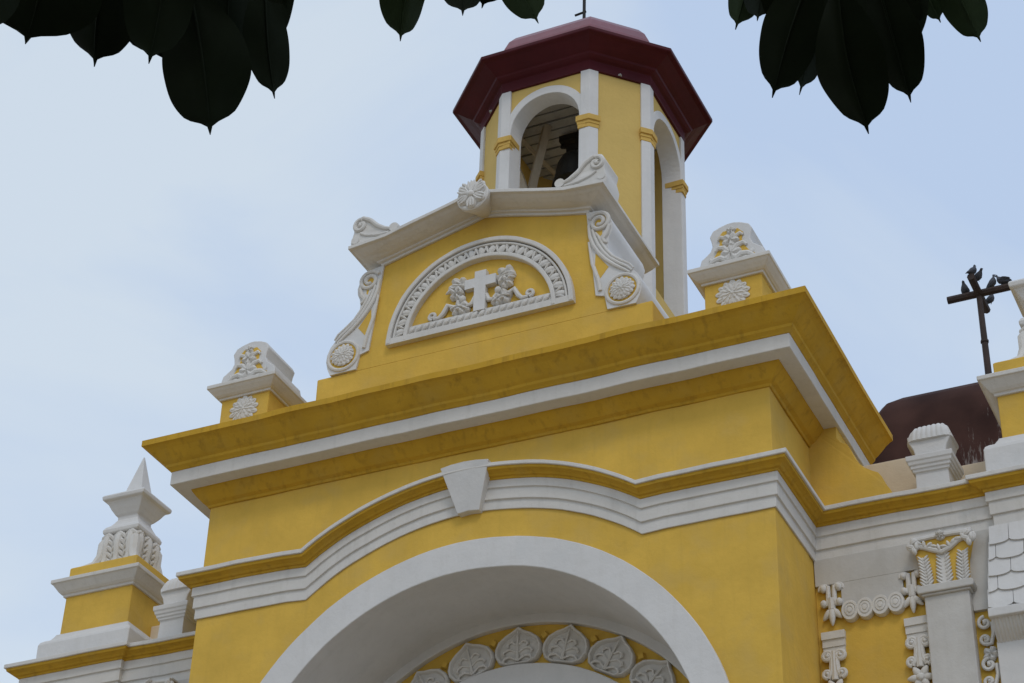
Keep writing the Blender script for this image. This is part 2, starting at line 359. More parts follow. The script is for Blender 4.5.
# tympanum wall at the back of the arch, with its ring of leaves
tymp = MB(); tymp.prism([(3.5 - 2.8, 7.0)] + arc(*AC, 2.8, 180, 0, 48) + [(3.5 + 2.8, 7.0)], 1.25, 1.45)
tymp = tymp.build('tympanum', M['yellow'], portal)
mb = MB(); arch_band(mb, *AC, 2.625, 2.78, 1.17, 1.26, 7.0, 64); mb.build('outer_band', M['white'], tymp, 0.012)
mb = MB(); arch_band(mb, *AC, 1.55, 2.13, 1.16, 1.26, 7.0, 64); arch_band(mb, *AC, 1.5, 1.62, 1.12, 1.24, 7.0, 64); mb.build('inner_band', M['white'], tymp, 0.012)
mb = MB(); mb.prism([(3.5 - 1.6, 7.0)] + arc(*AC, 1.56, 180, 0, 32) + [(3.5 + 1.6, 7.0)], 1.2, 1.27); mb.build('fan_panel', M['white'], tymp)
def arch_leaf(mb, ang):
    # broad pointed leaf: outline ring, hollow, midrib and curled inner lobes; ang in degrees around the arch centre
    def tr(u, v):    # u across, v radial
        a = R(ang); rx, rz = math.cos(a), math.sin(a); tx, tz = -rz, rx
        return AC[0] + 0.05 + rx * v + tx * u * 1.06, AC[1] + rz * v + tz * u * 1.06
    half = [(0.13, 2.14), (0.22, 2.18), (0.27, 2.27), (0.272, 2.35), (0.235, 2.44), (0.15, 2.51), (0.07, 2.55), (0.0, 2.605)]
    ol = half + [(-u, v) for u, v in reversed(half[:-1])]
    cu, cv = 0.0, 2.33
    rings = []
    for f, d in ((1.0, 0.0), (1.0, 0.055), (0.95, 0.075), (0.88, 0.07), (0.80, 0.03), (0.6, 0.045), (0.3, 0.06), (0.05, 0.065)):
        ring = []
        for u, v in ol:
            x, z = tr(cu + (u - cu) * f, cv + (v - cv) * f); ring.append((x, 1.25 - d, z))
        rings.append(ring)
    mb.loft(rings)
    mb.tube([(*tr(0, v), 1.18)[0:1] + (1.18,) + (tr(0, v)[1],) for v in (2.17, 2.3, 2.42, 2.54)], [0.022, 0.018, 0.014, 0.006], 6)
    for s_ in (-1, 1):
        for v0, ln in ((2.19, 0.17), (2.28, 0.17), (2.37, 0.12)):
            pts = [(0.015, v0), (0.5 * ln, v0 + 0.045), (0.85 * ln, v0 + 0.035), (ln, v0 + 0.0), (0.88 * ln, v0 - 0.02)]
            mb.tube([(tr(s_ * u, v)[0], 1.182, tr(s_ * u, v)[1]) for u, v in pts], [0.012, 0.016, 0.018, 0.016, 0.008], 6)
for k in range(-5, 6):
    mb = MB(); arch_leaf(mb, 90 - 14.6 * k); mb.build('leaf_relief', M['ornament'], tymp, smooth=True)
    mb = MB(); a = R(90 - 14.6 * (k + 0.5)); x, z = 3.55 + 2.475 * math.cos(a), 7.74 + 2.475 * math.sin(a)
    d = 0.062; mb.loft([[(x + d * math.cos(a + q), 1.25, z + d * math.sin(a + q)) for q in (0, math.pi / 2, math.pi, -math.pi / 2)], [(x + 0.7 * d * math.cos(a + q), 1.20, z + 0.7 * d * math.sin(a + q)) for q in (0, math.pi / 2, math.pi, -math.pi / 2)]])
    mb.build('dart', M['yellow'], tymp)
# curved moulding (string course): sweep in the facade plane with vertical offsets
ZS = 10.522
PW = [(0, 0), (0.022, 0), (0.022, 0.128), (0.046, 0.132), (0.046, 0.278), (0.068, 0.282), (0.068, 0.398), (0, 0.398)]
PY = [(0, 0.393), (0.082, 0.393), (0.085, 0.418), (0.112, 0.424), (0.13, 0.445), (0.165, 0.462), (0.19, 0.468), (0.197, 0.507), (0, 0.507)]
PL = [(0, 0.503), (0.218, 0.503), (0.218, 0.556), (0, 0.572)]
def string_front(mb, prof, mscale=1.0):
    st = [(Vector((0, 1.3, ZS)), Vector((-1, 0, 0)), 1.0), (Vector((0, 0, ZS)), Vector((-1, -1, 0)), 1.0)]
    xs = [0.3, 0.6, 0.9, 1.2]
    for x in xs: st.append((Vector((x, 0, ZS)), Vector((0, -1, 0)), 1.0))
    cz, r = 7.840, 3.344
    a0 = math.atan2(ZS - cz, 1.462 - 3.5); a1 = math.pi - a0; n = 40
    for k in range(n + 1):
        a = a0 + (a1 - a0) * k / n; x = 3.5 + r * math.cos(a) * (2.038 / (r * abs(math.cos(a0)))); z = cz + r * math.sin(a)
        sc = 1.0 - 0.11 * math.sin(math.pi * k / n) ** 0.8
        st.append((Vector((x, 0, z)), Vector((0, -1, 0)), sc))
    for x in reversed(xs): st.append((Vector((7 - x, 0, ZS)), Vector((0, -1, 0)), 1.0))
    st += [(Vector((7, 0, ZS)), Vector((1, -1, 0)), 1.0), (Vector((7, 1.3, ZS)), Vector((1, 0, 0)), 1.0)]
    rings = []
    for p, o, sc in st:
        ring = []
        for out_, h in prof:
            q = p + o * out_ + Vector((0, 0, h * sc))
            q.z += noise.noise(Vector((q.x * 1.6, q.y, h * 0.6 + 1))) * 0.007
            ring.append(tuple(q))
        rings.append(ring)
    mb.loft(rings)
mb = MB(); string_front(mb, PW); arch_tr = mb.build('banded_architrave', M['white_mould'], portal, 0.006)
mb = MB(); string_front(mb, PY); mb.build('string_moulding', M['yellow_mould'], portal, 0.005)
mb = MB(); string_front(mb, PL); mb.build('moulding_lip', M['white_mould'], portal, 0.008)
mb = MB(); kz = lambda x: 0.035 * (1 - ((x - 3.5) / 0.3) ** 2)
ko = [(3.368, 11.165), (3.5, 11.178), (3.632, 11.165), (3.795, 11.705), (3.65, 11.725), (3.5, 11.732), (3.35, 11.725), (3.205, 11.705)]
mb.loft([[(x, -0.085 - 0.155 * (z - 11.165) / 0.56, z) for x, z in ko], [(x, 0.02, z) for x, z in ko]])
mb.build('keystone', M['white'], portal, 0.012)
# main cornice
path = [(0, 2.59), (0, 0), (7, 0), (7, 2.59)]
bed = [(0, 12.0), (0.022, 12.0), (0.03, 12.03), (0.075, 12.055), (0.13, 12.115), (0.178, 12.18), (0.188, 12.207), (0, 12.207)]
corona = [(0, 12.203), (0.37, 12.203), (0.37, 12.384), (0, 12.384)]
crown = [(0, 12.381), (0.378, 12.381), (0.395, 12.40), (0.425, 12.425), (0.432, 12.455), (0.437, 12.46), (0.47, 12.485), (0.52, 12.535), (0.575, 12.595), (0.617, 12.63), (0.640, 12.642), (0.653, 12.645), (0.653, 12.722), (0.30, 12.735), (0, 12.735)]
mb = MB(); mb.plan_sweep(path, bed, 0.008); mb.build('bed_moulding', M['yellow_mould'], portal, 0.006)
mb = MB(); mb.plan_sweep(path, corona, 0.008); mb.build('corona', M['white_mould'], portal, 0.01)
mb = MB(); mb.plan_sweep(path, crown, 0.012); mb.build('crown_moulding', M['yellow_mould'], portal, 0.006)
# nave behind
nave = thing('church_nave', (3.5, 13, ZG), 'long yellow nave hidden behind the church front below the big dome', 'church nave')
mb = MB(); mb.box(0.35, 6.65, 2.6, 27, ZG, 11.9); mb.box(0.9, 6.1, 29.3, 34.7, ZG, 27.0); mb.build('wall', M['yellow'], nave)
mb = MB(); mb.loft([[(0.2, y, 11.9), (6.8, y, 11.9), (3.5, y, 12.25)] for y in (2.6, 27)]); mb.build('roof', M['maroon'], nave)

# ------------------------------------------------------------------ wings
def curl(mb, cx, cz, r, y, side, up=1, t=0.022):
    # volute with a round eye; side = which way the tail leaves
    sp = spiral(cx, cz, r, r * 0.3, 90 - 90 * (1 - up), 90 - 90 * (1 - up) + side * 400, 22)
    mb.tube(y3(sp, y), [t] * 18 + [t * 0.9, t * 0.8, t * 0.8, t * 0.8, t * 0.8], 7)
    mb.ell((cx, y - 0.004, cz), r * 0.32, 0.03, r * 0.32, 0, 8, 6)
def candelabrum(mb, cx, ztop, w, h, y, leafy=True):
    # lyre of two thick stems ending in round knobs, and a drooping three lobed leaf below
    hw = w / 2
    for s_ in (-1, 1):
        x1 = cx + s_ * hw * 0.62
        mb.ell((x1, y - 0.005, ztop - h * 0.09), hw * 0.30, 0.042, hw * 0.33, 0, 10, 7)
        mb.tube(y3(spiral(x1, ztop - h * 0.09, hw * 0.36, hw * 0.33, -20 if s_ > 0 else 200, (-20 if s_ > 0 else 200) + s_ * 230, 14), y + 0.005), 0.017, 7)
        stem = [(cx + s_ * hw * 0.26, ztop - h * 0.04), (cx + s_ * hw * 0.24, ztop - h * 0.22), (cx + s_ * hw * 0.24, ztop - h * 0.38), (cx + s_ * hw * 0.40, ztop - h * 0.47), (cx + s_ * hw * 0.62, ztop - h * 0.46)]
        mb.tube(y3(stem, y), [0.026, 0.028, 0.03, 0.03, 0.028], 8)
        mb.ell((cx + s_ * hw * 0.64, y - 0.005, ztop - h * 0.44), hw * 0.30, 0.04, hw * 0.34, 0, 10, 7)
    mb.tube(y3([(cx, ztop - h * 0.34), (cx, ztop - h * 0.6)], y), [0.045, 0.04], 8)
    if leafy:
        for a, L in ((-42, 0.30), (42, 0.30), (0, 0.38)):
            aa = R(180 + a)
            c = (cx + math.sin(aa) * h * L * 0.5, y - (0.014 if a == 0 else 0), ztop - h * 0.58 + math.cos(aa) * h * L * 0.5)
            mb.ell(c, hw * 0.30, 0.036, h * L * 0.56, aa, 10, 7, 0.35)
def volute_panel(mb, cx, ztop, w, y):
    # banded cap then thick scrolls and a star shaped leaf, running down
    mb.box(cx - w / 2, cx + w / 2, y + 0.0, 1.31, ztop - 0.085, ztop); mb.box(cx - w / 2 + 0.004, cx + w / 2 - 0.004, y + 0.018, 1.31, ztop - 0.17, ztop - 0.085)
    mb.box(cx - w / 2 + 0.008, cx + w / 2 - 0.008, y + 0.03, 1.31, ztop - 0.24, ztop - 0.17)
    for s_ in (-1, 1):
        x1 = cx + s_ * w * 0.27
        mb.tube(y3(spiral(x1, ztop - 0.29, w * 0.215, w * 0.1, 90 + s_ * 60, 90 + s_ * 60 - s_ * 420, 22), y), 0.026, 8)
        mb.ell((x1, y - 0.004, ztop - 0.29), w * 0.1, 0.035, w * 0.1)
        mb.tube(y3([(cx + s_ * w * 0.11, ztop - 0.24), (cx + s_ * w * 0.10, ztop - 0.38), (cx + s_ * w * 0.13, ztop - 0.46), (cx + s_ * w * 0.28, ztop - 0.54)], y + 0.006), [0.03, 0.032, 0.032, 0.026], 8)
        mb.tube(y3(spiral(cx + s_ * w * 0.30, ztop - 0.49, w * 0.185, w * 0.09, -90, -90 + s_ * 380, 20), y), 0.024, 8)
        mb.ell((cx + s_ * w * 0.30, y - 0.004, ztop - 0.49), w * 0.09, 0.035, w * 0.09)
    mb.tube(y3([(cx, ztop - 0.24), (cx, ztop - 0.56)], y + 0.012), 0.042, 8)
    zc = ztop - 0.68
    for a in range(0, 360, 60):
        mb.ell((cx + math.sin(R(a + 30)) * w * 0.29, y + 0.003, zc + math.cos(R(a + 30)) * w * 0.29), w * 0.165, 0.036, w * 0.27, R(a + 30), 10, 7, 0.3)
    mb.ell((cx, y - 0.025, zc), 0.045, 0.03, 0.045, 0, 8, 6)
    for k in range(3):
        for s_ in (-1, 1):
            mb.ell((cx + s_ * w * 0.22, y, ztop - 0.93 - 0.2 * k), w * 0.19, 0.036, w * 0.34, R(180 - s_ * 35), 9, 7, 0.35)
    mb.tube(y3([(cx, ztop - 0.78), (cx, ztop - 1.6)], y + 0.008), 0.036, 8)
wing_labels = {1: 'recessed yellow and white church wing with fish-scale canopy beside the right of the portal', -1: 'mostly cropped church wing below the pale spiked urn, at lower left'}
for s in (1, -1):
    wing = thing('church_wing', (3.5 + s * 5.2, 1.3, ZG), wing_labels[s], 'church wing', 'wings flanking the church portal')
    DYW[0] = 0.0 if s == 1 else 0.085
    XP0, XP1, YP = 8.99, 10.42, 1.235
    mb = MB(s); mb.box(7.001, XP1 - 0.01, 1.3, 24, ZG, 11.07); mb.build('wall', M['yellow'], wing)
    mb = MB(s); mb.box(XP0 - 0.13, XP1, YP - 0.03, 1.4, ZG, 9.22); mb.box(XP0, XP1, YP, 1.4, 9.2, 11.08); mb.build('pier', M['white'], wing, 0.01)
    mb = MB(s)      # white frieze panels between the ornaments
    mb.box(7.002, 8.99, 1.262, 1.33, 10.215, 10.535); mb.box(7.285, 7.955, 1.264, 1.33, 9.94, 10.22); mb.box(8.64, 8.99, 1.262, 1.33, 9.70, 10.22)
    mb.box(8.66, 8.99, 1.25, 1.33, 9.62, 9.70)
    mb.build('frieze', M['white_darker'], wing, 0.006)
    zz = lambda pr: [(o, ZS - 0.003 + h) for o, h in pr]
    wpath = [(7.0, 1.3), (XP0, 1.3), (XP0, YP), (XP1, YP), (XP1, 6.0)]
    mb = MB(s); mb.plan_sweep(wpath, zz(PW), 0.006); mb.build('banded_architrave', M['white_mould'], wing, 0.006)
    mb = MB(s); mb.plan_sweep(wpath, zz(PY), 0.005); mb.build('string_moulding', M['yellow_mould'], wing, 0.005)
    mb = MB(s); mb.plan_sweep(wpath, zz(PL), 0.006); mb.build('moulding_lip', M['white_mould'], wing, 0.008)
    # ornaments
    yy = 1.262
    mb = MB(s); candelabrum(mb, 7.175, 10.215, 0.27, 0.50, yy); mb.build('scroll_relief', M['ornament'], wing, smooth=True)
    mb = MB(s); candelabrum(mb, 8.045, 10.20, 0.25, 0.50, yy); mb.build('scroll_relief', M['ornament'], wing, smooth=True)
    for k in range(4):
        cx, cz = 7.375 + 0.165 * k, 9.865
        mb = MB(s)
        for rx, rz, y0, y1 in ((0.092, 0.115, 1.24, 1.31),):
            ring = lambda f, y: [(cx + rx * f * math.cos(2 * math.pi * q / 24), y, cz + rz * f * math.sin(2 * math.pi * q / 24)) for q in range(24)]
            mb.loft([ring(1, 1.31), ring(1, 1.232), ring(0.95, 1.222), ring(0.72, 1.222), ring(0.67, 1.232), ring(0.62, 1.232), ring(0.56, 1.220), ring(0.40, 1.218), ring(0.36, 1.226), ring(0.30, 1.226), ring(0.24, 1.216), ring(0.03, 1.214)])
        mb.build('medallion', M['ornament'], wing, smooth=True)
    for cx, w_ in ((7.168, 0.255), (8.065, 0.265)):
        mb = MB(s); volute_panel(mb, cx, 9.665, w_, 1.245); mb.build('scroll_panel', M['ornament'], wing, 0.0, smooth=True)
    mb = MB(s)      # half panel tucked between pilaster and canopy
    for k in range(3):
        curl(mb, 8.755, 9.47 - 0.46 * k, 0.072, 1.26, 1, 1, 0.02); curl(mb, 8.745, 9.29 - 0.46 * k, 0.055, 1.26, -1, -1, 0.018)
        mb.tube(y3([(8.83, 9.47 - 0.46 * k), (8.835, 9.36 - 0.46 * k), (8.80, 9.24 - 0.46 * k), (8.74, 9.235 - 0.46 * k)], 1.265), 0.022, 7)
        vine_leaf(mb, 8.78, 9.13 - 0.46 * k, 0.085, 0.4 + k, 1.29, 5, 0.05)
    mb.build('scroll_relief', M['ornament'], wing, smooth=True)
    # pilaster and its leafy capital
    pil = MB(s); pil.box(8.19, 8.66, 1.16, 1.32, ZG, 9.86); pil = pil.build('pilaster', M['white_darker'], wing, 0.012)
    mb = MB(s)
    for p_ in ([(8.135, 9.845), (8.715, 9.845), (8.725, 9.875), (8.725, 9.91), (8.70, 9.935), (8.15, 9.935), (8.125, 9.91), (8.125, 9.875)],): mb.prism(p_, 1.105, 1.31)
    mb.prism([(8.165, 9.82), (8.685, 9.82), (8.685, 9.846), (8.165, 9.846)], 1.13, 1.31)
    mb.build('necking', M['white_darker'], pil, 0.012)
    mb = MB(s); mb.loft([[(8.19, 1.175, 9.93), (8.66, 1.175, 9.93), (8.66, 1.31, 9.93), (8.19, 1.31, 9.93)], [(8.17, 1.165, 10.2), (8.68, 1.165, 10.2), (8.68, 1.31, 10.2), (8.17, 1.31, 10.2)], [(8.10, 1.14, 10.47), (8.75, 1.14, 10.47), (8.75, 1.31, 10.47), (8.10, 1.31, 10.47)]])
    mb.build('bell_ground', M['yellow'], pil)
    mb = MB(s)
    for cx, hw_, zt, lean in ((8.425, 0.085, 10.31, 0), (8.235, 0.06, 10.28, -0.03), (8.615, 0.06, 10.28, 0.03)):
        rows = 9
        st = [((cx + lean * (t / rows) ** 2), 9.935 + (zt - 9.935) * t / rows) for t in range(rows + 1)]
        if lean == 0: mb.loft([[(x - 0.035, 1.15, z), (x + 0.035, 1.15, z), (x + 0.035, 1.2, z), (x - 0.035, 1.2, z)] for x, z in st])
        else: mb.tube(y3(st, 1.165), 0.016, 6)
        for i, (x, z) in enumerate(st[:-1]):
            f = 1 - 0.25 * i / rows
            for q in (-1, 1):
                mb.ell((x + q * hw_ * 0.62 * f, 1.157, z + 0.03), 0.017, 0.022, 0.058 * f, q * R(42), 7, 6, 0.3)
    # garland and corner volutes under the abacus
    mb.tube(y3([(8.16, 10.41), (8.25, 10.38), (8.34, 10.335), (8.425, 10.30), (8.51, 10.335), (8.60, 10.40), (8.70, 10.43)], 1.135), [0.028, 0.03, 0.032, 0.03, 0.032, 0.03, 0.028], 8)
    for i in range(12):
        t = i / 11; x = 8.14 + 0.57 * t; z = 10.43 - 0.11 * (1 - abs(2 * t - 1)) + 0.02
        mb.ell((x, 1.12, z), 0.022, 0.03, 0.045, R(60 if t < 0.5 else -60) + i, 7, 6, 0.3)
    for q in (-1, 1):
        cx = 8.425 + q * 0.31
        curl(mb, cx, 10.415, 0.07, 1.12, q, 1, 0.026)
        for i in range(4): mb.ell((cx - q * 0.02 + 0.03 * math.cos(i * 1.6), 1.11, 10.40 + 0.05 * math.sin(i * 1.6)), 0.03, 0.035, 0.05, i, 7, 6)
        mb.tube(y3([(cx, 10.475), (8.425 + q * 0.15, 10.485), (8.425, 10.49)], 1.13), [0.03, 0.024, 0.024], 7)
    rosette(mb, 8.425, 10.485, 0.06, 1.115, 7, 0.04)
    mb.build('capital_leaves', M['ornament'], pil, smooth=True)
    mb = MB(s); mb.box(8.10, 8.75, 1.125, 1.31, 10.488, 10.518); mb.build('abacus', M['white'], pil, 0.008)
    # fish-scale canopy
    X1 = 10.50
    def cy(z): return 1.195 - 0.17 * (10.52 - z) / 1.05
    def cx0(z): return 8.935 - 0.075 * (10.52 - z) / 1.05
    can = MB(s)
    can.loft([[(cx0(z) + 0.012, cy(z) + 0.004, z), (X1 - 0.01, cy(z) + 0.004, z), (X1 - 0.01, 1.26, z), (cx0(z) + 0.012, 1.26, z)] for z in (10.52, 10.1, 9.50)])
    can = can.build('scale_canopy', M['white'], wing)
    mb = MB(s)
    rowh = 0.196; tw = 0.285
    for r_ in range(5):
        zt = 10.50 - rowh * r_; off = -0.35 + (r_ % 2) * 0.5
        for k in range(-1, 7):
            xa, xb = 8.935 + (k + off) * tw + 0.003, 8.935 + (k + off + 1) * tw - 0.003
            xl = cx0(zt - rowh)
            cxm = 8.935 + (k + off + 0.5) * tw
            xa, xb = max(xa, xl), min(xb, X1)
            if xb - xa < 0.03: continue
            n = 12; pts = []
            for i in range(n + 1):
                x = xa + (xb - xa) * i / n; u = (x - cxm) / (tw / 2)
                zb = zt - rowh - 0.05 * math.sqrt(max(0, 1 - (abs(u) ** 2.4))) + 0.022
                if r_ == 4: zb = max(zb, 9.478)
                pts.append((x, zb))
            olx = pts + [(xb, zt + 0.02), (xa, zt + 0.02)]
            mb.loft([[(x, cy(z) - 0.022 * (zt + 0.03 - z) / rowh - 0.003, z) for x, z in olx], [(x, cy(z) + 0.03, z) for x, z in olx]])
    mb.build('roof_scales', M['white'], can, 0.004)
    XL = 8.855
    mb = MB(s); mb.loft([[(XL, y, 9.395), (X1, y, 9.395), (X1, y, 9.492), (XL, y, 9.492)] for y in (0.985, 1.25)]); mb.build('canopy_rim', M['white'], can, 0.01)
    mb = MB(s)      # ribbed cove below the rim
    nrib = 90
    ribs = []
    for z, y in ((9.40, 1.03), (9.36, 1.05), (9.30, 1.09), (9.25, 1.14), (9.215, 1.185), (9.20, 1.20)):
        ribs.append([(XL + 0.02 + (X1 - XL - 0.04) * i / nrib, y + (0.010 if i % 2 else -0.003), z) for i in range(nrib + 1)])
    mb.loft(ribs, close=False)
    mb.loft([[(XL + 0.02, y, z) for y, z in ((1.03, 9.40), (1.05, 9.36), (1.09, 9.30), (1.14, 9.25), (1.185, 9.215), (1.25, 9.20), (1.25, 9.40))], [(XL + 0.03, y, z) for y, z in ((1.03, 9.40), (1.05, 9.36), (1.09, 9.30), (1.14, 9.25), (1.185, 9.215), (1.25, 9.20), (1.25, 9.40))]])
    mb.build('ribbed_cove', M['white_mould'], can)
    # attic buttress with a curved outline, cream parapet behind
    but = [(6.9, 10.9), (6.9, 12.36), (7.33, 12.30)] + [(7.325, 12.06), (7.37, 11.99), (7.44, 11.95), (7.475, 11.88), (7.505, 11.78), (7.55, 11.69), (7.62, 11.615), (7.70, 11.56), (7.765, 11.52), (7.80, 11.46), (7.835, 11.36), (7.89, 11.27), (7.96, 11.0), (7.96, 10.9)]
    mb = MB(s); mb.prism(but, 1.36, 1.9); mb.build('scrolled_buttress', M['yellow'], wing, 0.015)
    mb = MB(s); mb.box(7.002, 8.32, 2.0, 2.3, 10.9, 12.03); mb.box(8.32, 10.2, 2.02, 2.28, 10.9, 11.8); mb.build('parapet', M['cream'], wing, 0.02)
    DYW[0] = 0.0

# ------------------------------------------------------------------ gable over the cornice
gab = thing('gable', (3.5, 0, 12.735), 'yellow gable with white moulded top and half-round cross relief, standing on the main cornice', 'gable')
mb = MB(); mb.box(1.318, 5.682, 0.0, 1.5, 12.70, 13.50); mb.build('base_block', M['yellow'], gab, 0.015)
mb = MB(); mb.prism([(1.72, 13.49), (1.93, 14.3), (2.14, 15.02), (3.5, 15.38), (4.86, 15.02), (5.07, 14.3), (5.28, 13.49)], 0.0, 1.45); mb.build('wall', M['yellow'], gab, 0.01)
gprof = [(0, 0), (0.035, 0), (0.038, 0.028), (0.075, 0.034), (0.078, 0.052), (0.13, 0.06), (0.2, 0.082), (0.26, 0.108), (0.30, 0.132), (0.325, 0.137), (0.345, 0.139), (0.345, 0.187), (0, 0.21)]
mb = MB(); rings = []
GZ, GR = 14.962, 0.355
st = [(Vector((2.14, 1.46, GZ)), Vector((-1, 0, 0))), (Vector((2.14, 0.7, GZ)), Vector((-1, 0, 0))), (Vector((2.14, 0, GZ)), Vector((-1, -1, 0)))]
for k in range(1, 8): st.append((Vector((2.14 + 1.36 * k / 8, 0, GZ + GR * k / 8)), Vector((0, -1, 0))))
st.append((Vector((3.5, 0, GZ + GR)), Vector((0, -1, 0))))
for k in range(7, 0, -1): st.append((Vector((4.86 - 1.36 * k / 8, 0, GZ + GR * k / 8)), Vector((0, -1, 0))))
st += [(Vector((4.86, 0, GZ)), Vector((1, -1, 0))), (Vector((4.86, 0.7, GZ)), Vector((1, 0, 0))), (Vector((4.86, 1.46, GZ)), Vector((1, 0, 0)))]
mb.loft([[tuple(p + o * a + Vector((0, 0, h + noise.noise(Vector((p.x * 1.5, p.y, 2))) * 0.006))) for a, h in gprof] for p, o in st])
mb.build('raking_cornice', M['white_mould'], gab, 0.006)
mb = MB(); mb.prism([(2.14, 15.13), (3.5, 15.49), (4.86, 15.13), (4.86, 14.98), (2.14, 14.98)], 0.06, 1.46); mb.build('gable_roof', M['white_mould'], gab)
# apex boss
mb = MB(); mb.loft([[(3.52 + r_ * math.cos(R(a)), y, zc + r_ * math.sin(R(a))) for a in range(0, 360, 12)] for y, r_, zc in ((-0.02, 0.10, 15.40), (-0.16, 0.14, 15.39), (-0.30, 0.19, 15.375), (-0.34, 0.21, 15.37), (-0.395, 0.212, 15.37), (-0.41, 0.195, 15.37))])
boss = mb.build('apex_boss', M['ornament'], gab, 0.02, smooth=True)
mb = MB()
for a, L in ((0, 0.205), (58, 0.20), (-58, 0.20), (118, 0.19), (-118, 0.19), (180, 0.19)):
    aa = R(a)
    mb.ell((3.52 + math.sin(aa) * L * 0.56, -0.415, 15.37 + math.cos(aa) * L * 0.56), 0.078, 0.04, L * 0.50, aa, 10, 8)
    for q in (-1, 0, 1): mb.tube(y3([(3.52 + math.sin(aa) * 0.03, 15.37 + math.cos(aa) * 0.03), (3.52 + math.sin(aa + q * 0.32) * L * 0.62, 15.37 + math.cos(aa + q * 0.32) * L * 0.62), (3.52 + math.sin(aa + q * 0.2) * L * 0.98, 15.37 + math.cos(aa + q * 0.2) * L * 0.98)], -0.448), [0.012, 0.017, 0.008], 6)
for q in (-1, 1): curl(mb, 3.52 + q * 0.13, 15.50, 0.06, -0.42, q, 1, 0.02)
mb.ell((3.52, -0.445, 15.37), 0.05, 0.045, 0.05)
mb.build('palmette', M['ornament'], boss, smooth=True)
# scroll acroteria at both ends of the raking cornice
for s in (1, -1):
    AZ = 0.03
    ol = [(4.60, 15.21), (4.55, 15.30), (4.57, 15.345), (4.63, 15.35), (4.69, 15.32), (4.78, 15.36), (4.88, 15.46), (4.98, 15.56), (5.07, 15.60), (5.16, 15.57), (5.205, 15.48), (5.185, 15.38), (5.20, 15.31), (5.22, 15.22), (5.20, 15.08), (4.9, 15.10)]
    mb = MB(s); mb.prism([(x, z + AZ) for x, z in ol], -0.27, 0.14); sc_o = mb.build('scroll_end', M['ornament'], gab, 0.02, smooth=30)
    mb = MB(s)
    curl(mb, 5.09, 15.48, 0.095, -0.275, -1, 1, 0.028)
    mb.tube(y3([(5.06, 15.585), (4.95, 15.52), (4.85, 15.41), (4.74, 15.335), (4.66, 15.31)], -0.275), [0.028, 0.03, 0.03, 0.028, 0.02], 8)
    mb.tube([(4.615, -0.29, 15.315), (4.615, 0.15, 15.315)], 0.062, 14); mb.tube([(5.15, -0.28, 15.27), (5.15, 0.12, 15.27)], 0.055, 12)
    mb.tube(y3([(4.68, 15.26), (4.85, 15.27), (5.0, 15.31), (5.08, 15.36)], -0.275), 0.02, 7)
    mb.build('volute', M['ornament'], sc_o, smooth=True)
# half round relief
LC = (3.5, 13.715)
mb = MB(); mb.prism([(3.5 - 0.97, 13.72)] + arc(*LC, 0.97, 180, 0, 40)[1:-1] + [(3.5 + 0.97, 13.72)], 0.002, 0.03); lun = mb.build('half_round_relief', M['yellow'], gab)
mb = MB()
arch_band(mb, *LC, 1.165, 1.225, -0.09, 0.03, None, 56); arch_band(mb, *LC, 1.12, 1.15, -0.07, 0.03, None, 56)
arch_band(mb, *LC, 0.99, 1.11, -0.035, 0.03, None, 56); arch_band(mb, *LC, 0.945, 1.0, -0.085, 0.03, None, 56)
mb.build('frame', M['white_mould'], lun, 0.012)
mb = MB()
for k in range(23):
    a = R(9 + 162 * k / 22)
    ln = R(16 if k < 11 else -16) + 0.12 * math.sin(k * 2.3)
    cx, cz = LC[0] + 1.06 * math.cos(a), LC[1] + 1.06 * math.sin(a)
    mb.ell((cx, -0.036, cz), 0.05, 0.034, 0.088, math.pi / 2 - a + ln, 9, 7, 0.25)
    for q in (-1, 1):
        b_ = a + q * 0.032
        mb.tube([(LC[0] + rr * math.cos(b_ + q * 0.02 * j), -0.062, LC[1] + rr * math.sin(b_ + q * 0.02 * j)) for j, rr in enumerate((1.01, 1.06, 1.11))], [0.008, 0.016, 0.010], 6)
    mb.ell((LC[0] + 1.10 * math.cos(a + 0.065), -0.03, LC[1] + 1.10 * math.sin(a + 0.065)), 0.026, 0.03, 0.035, 0, 7, 6)
mb.build('gadroons', M['ornament'], lun, smooth=True)
mb = MB(); mb.box(3.5 - 1.225, 3.5 + 1.225, -0.082, 0.03, 13.71, 13.795); mb.box(3.5 - 0.95, 3.5 + 0.95, -0.05, 0.03, 13.79, 13.918)
for k in range(20): mb.ell((2.62 + 1.76 * k / 19, -0.055, 13.855), 0.032, 0.03, 0.058, R(35), 8, 6, 0.3)
mb.build('sill', M['white_mould'], lun, 0.012)
mb = MB()
ox = 3.51
mb.prism([(ox - 0.075, 13.90), (ox + 0.075, 13.90), (ox + 0.075, 14.245), (ox + 0.205, 14.245), (ox + 0.205, 14.38), (ox + 0.075, 14.38), (ox + 0.075, 14.475), (ox - 0.075, 14.475), (ox - 0.075, 14.38), (ox - 0.205, 14.38), (ox - 0.205, 14.245), (ox - 0.075, 14.245)], -0.075, 0.03)
mb.build('cross', M['white'], lun, 0.01)
mb = MB()
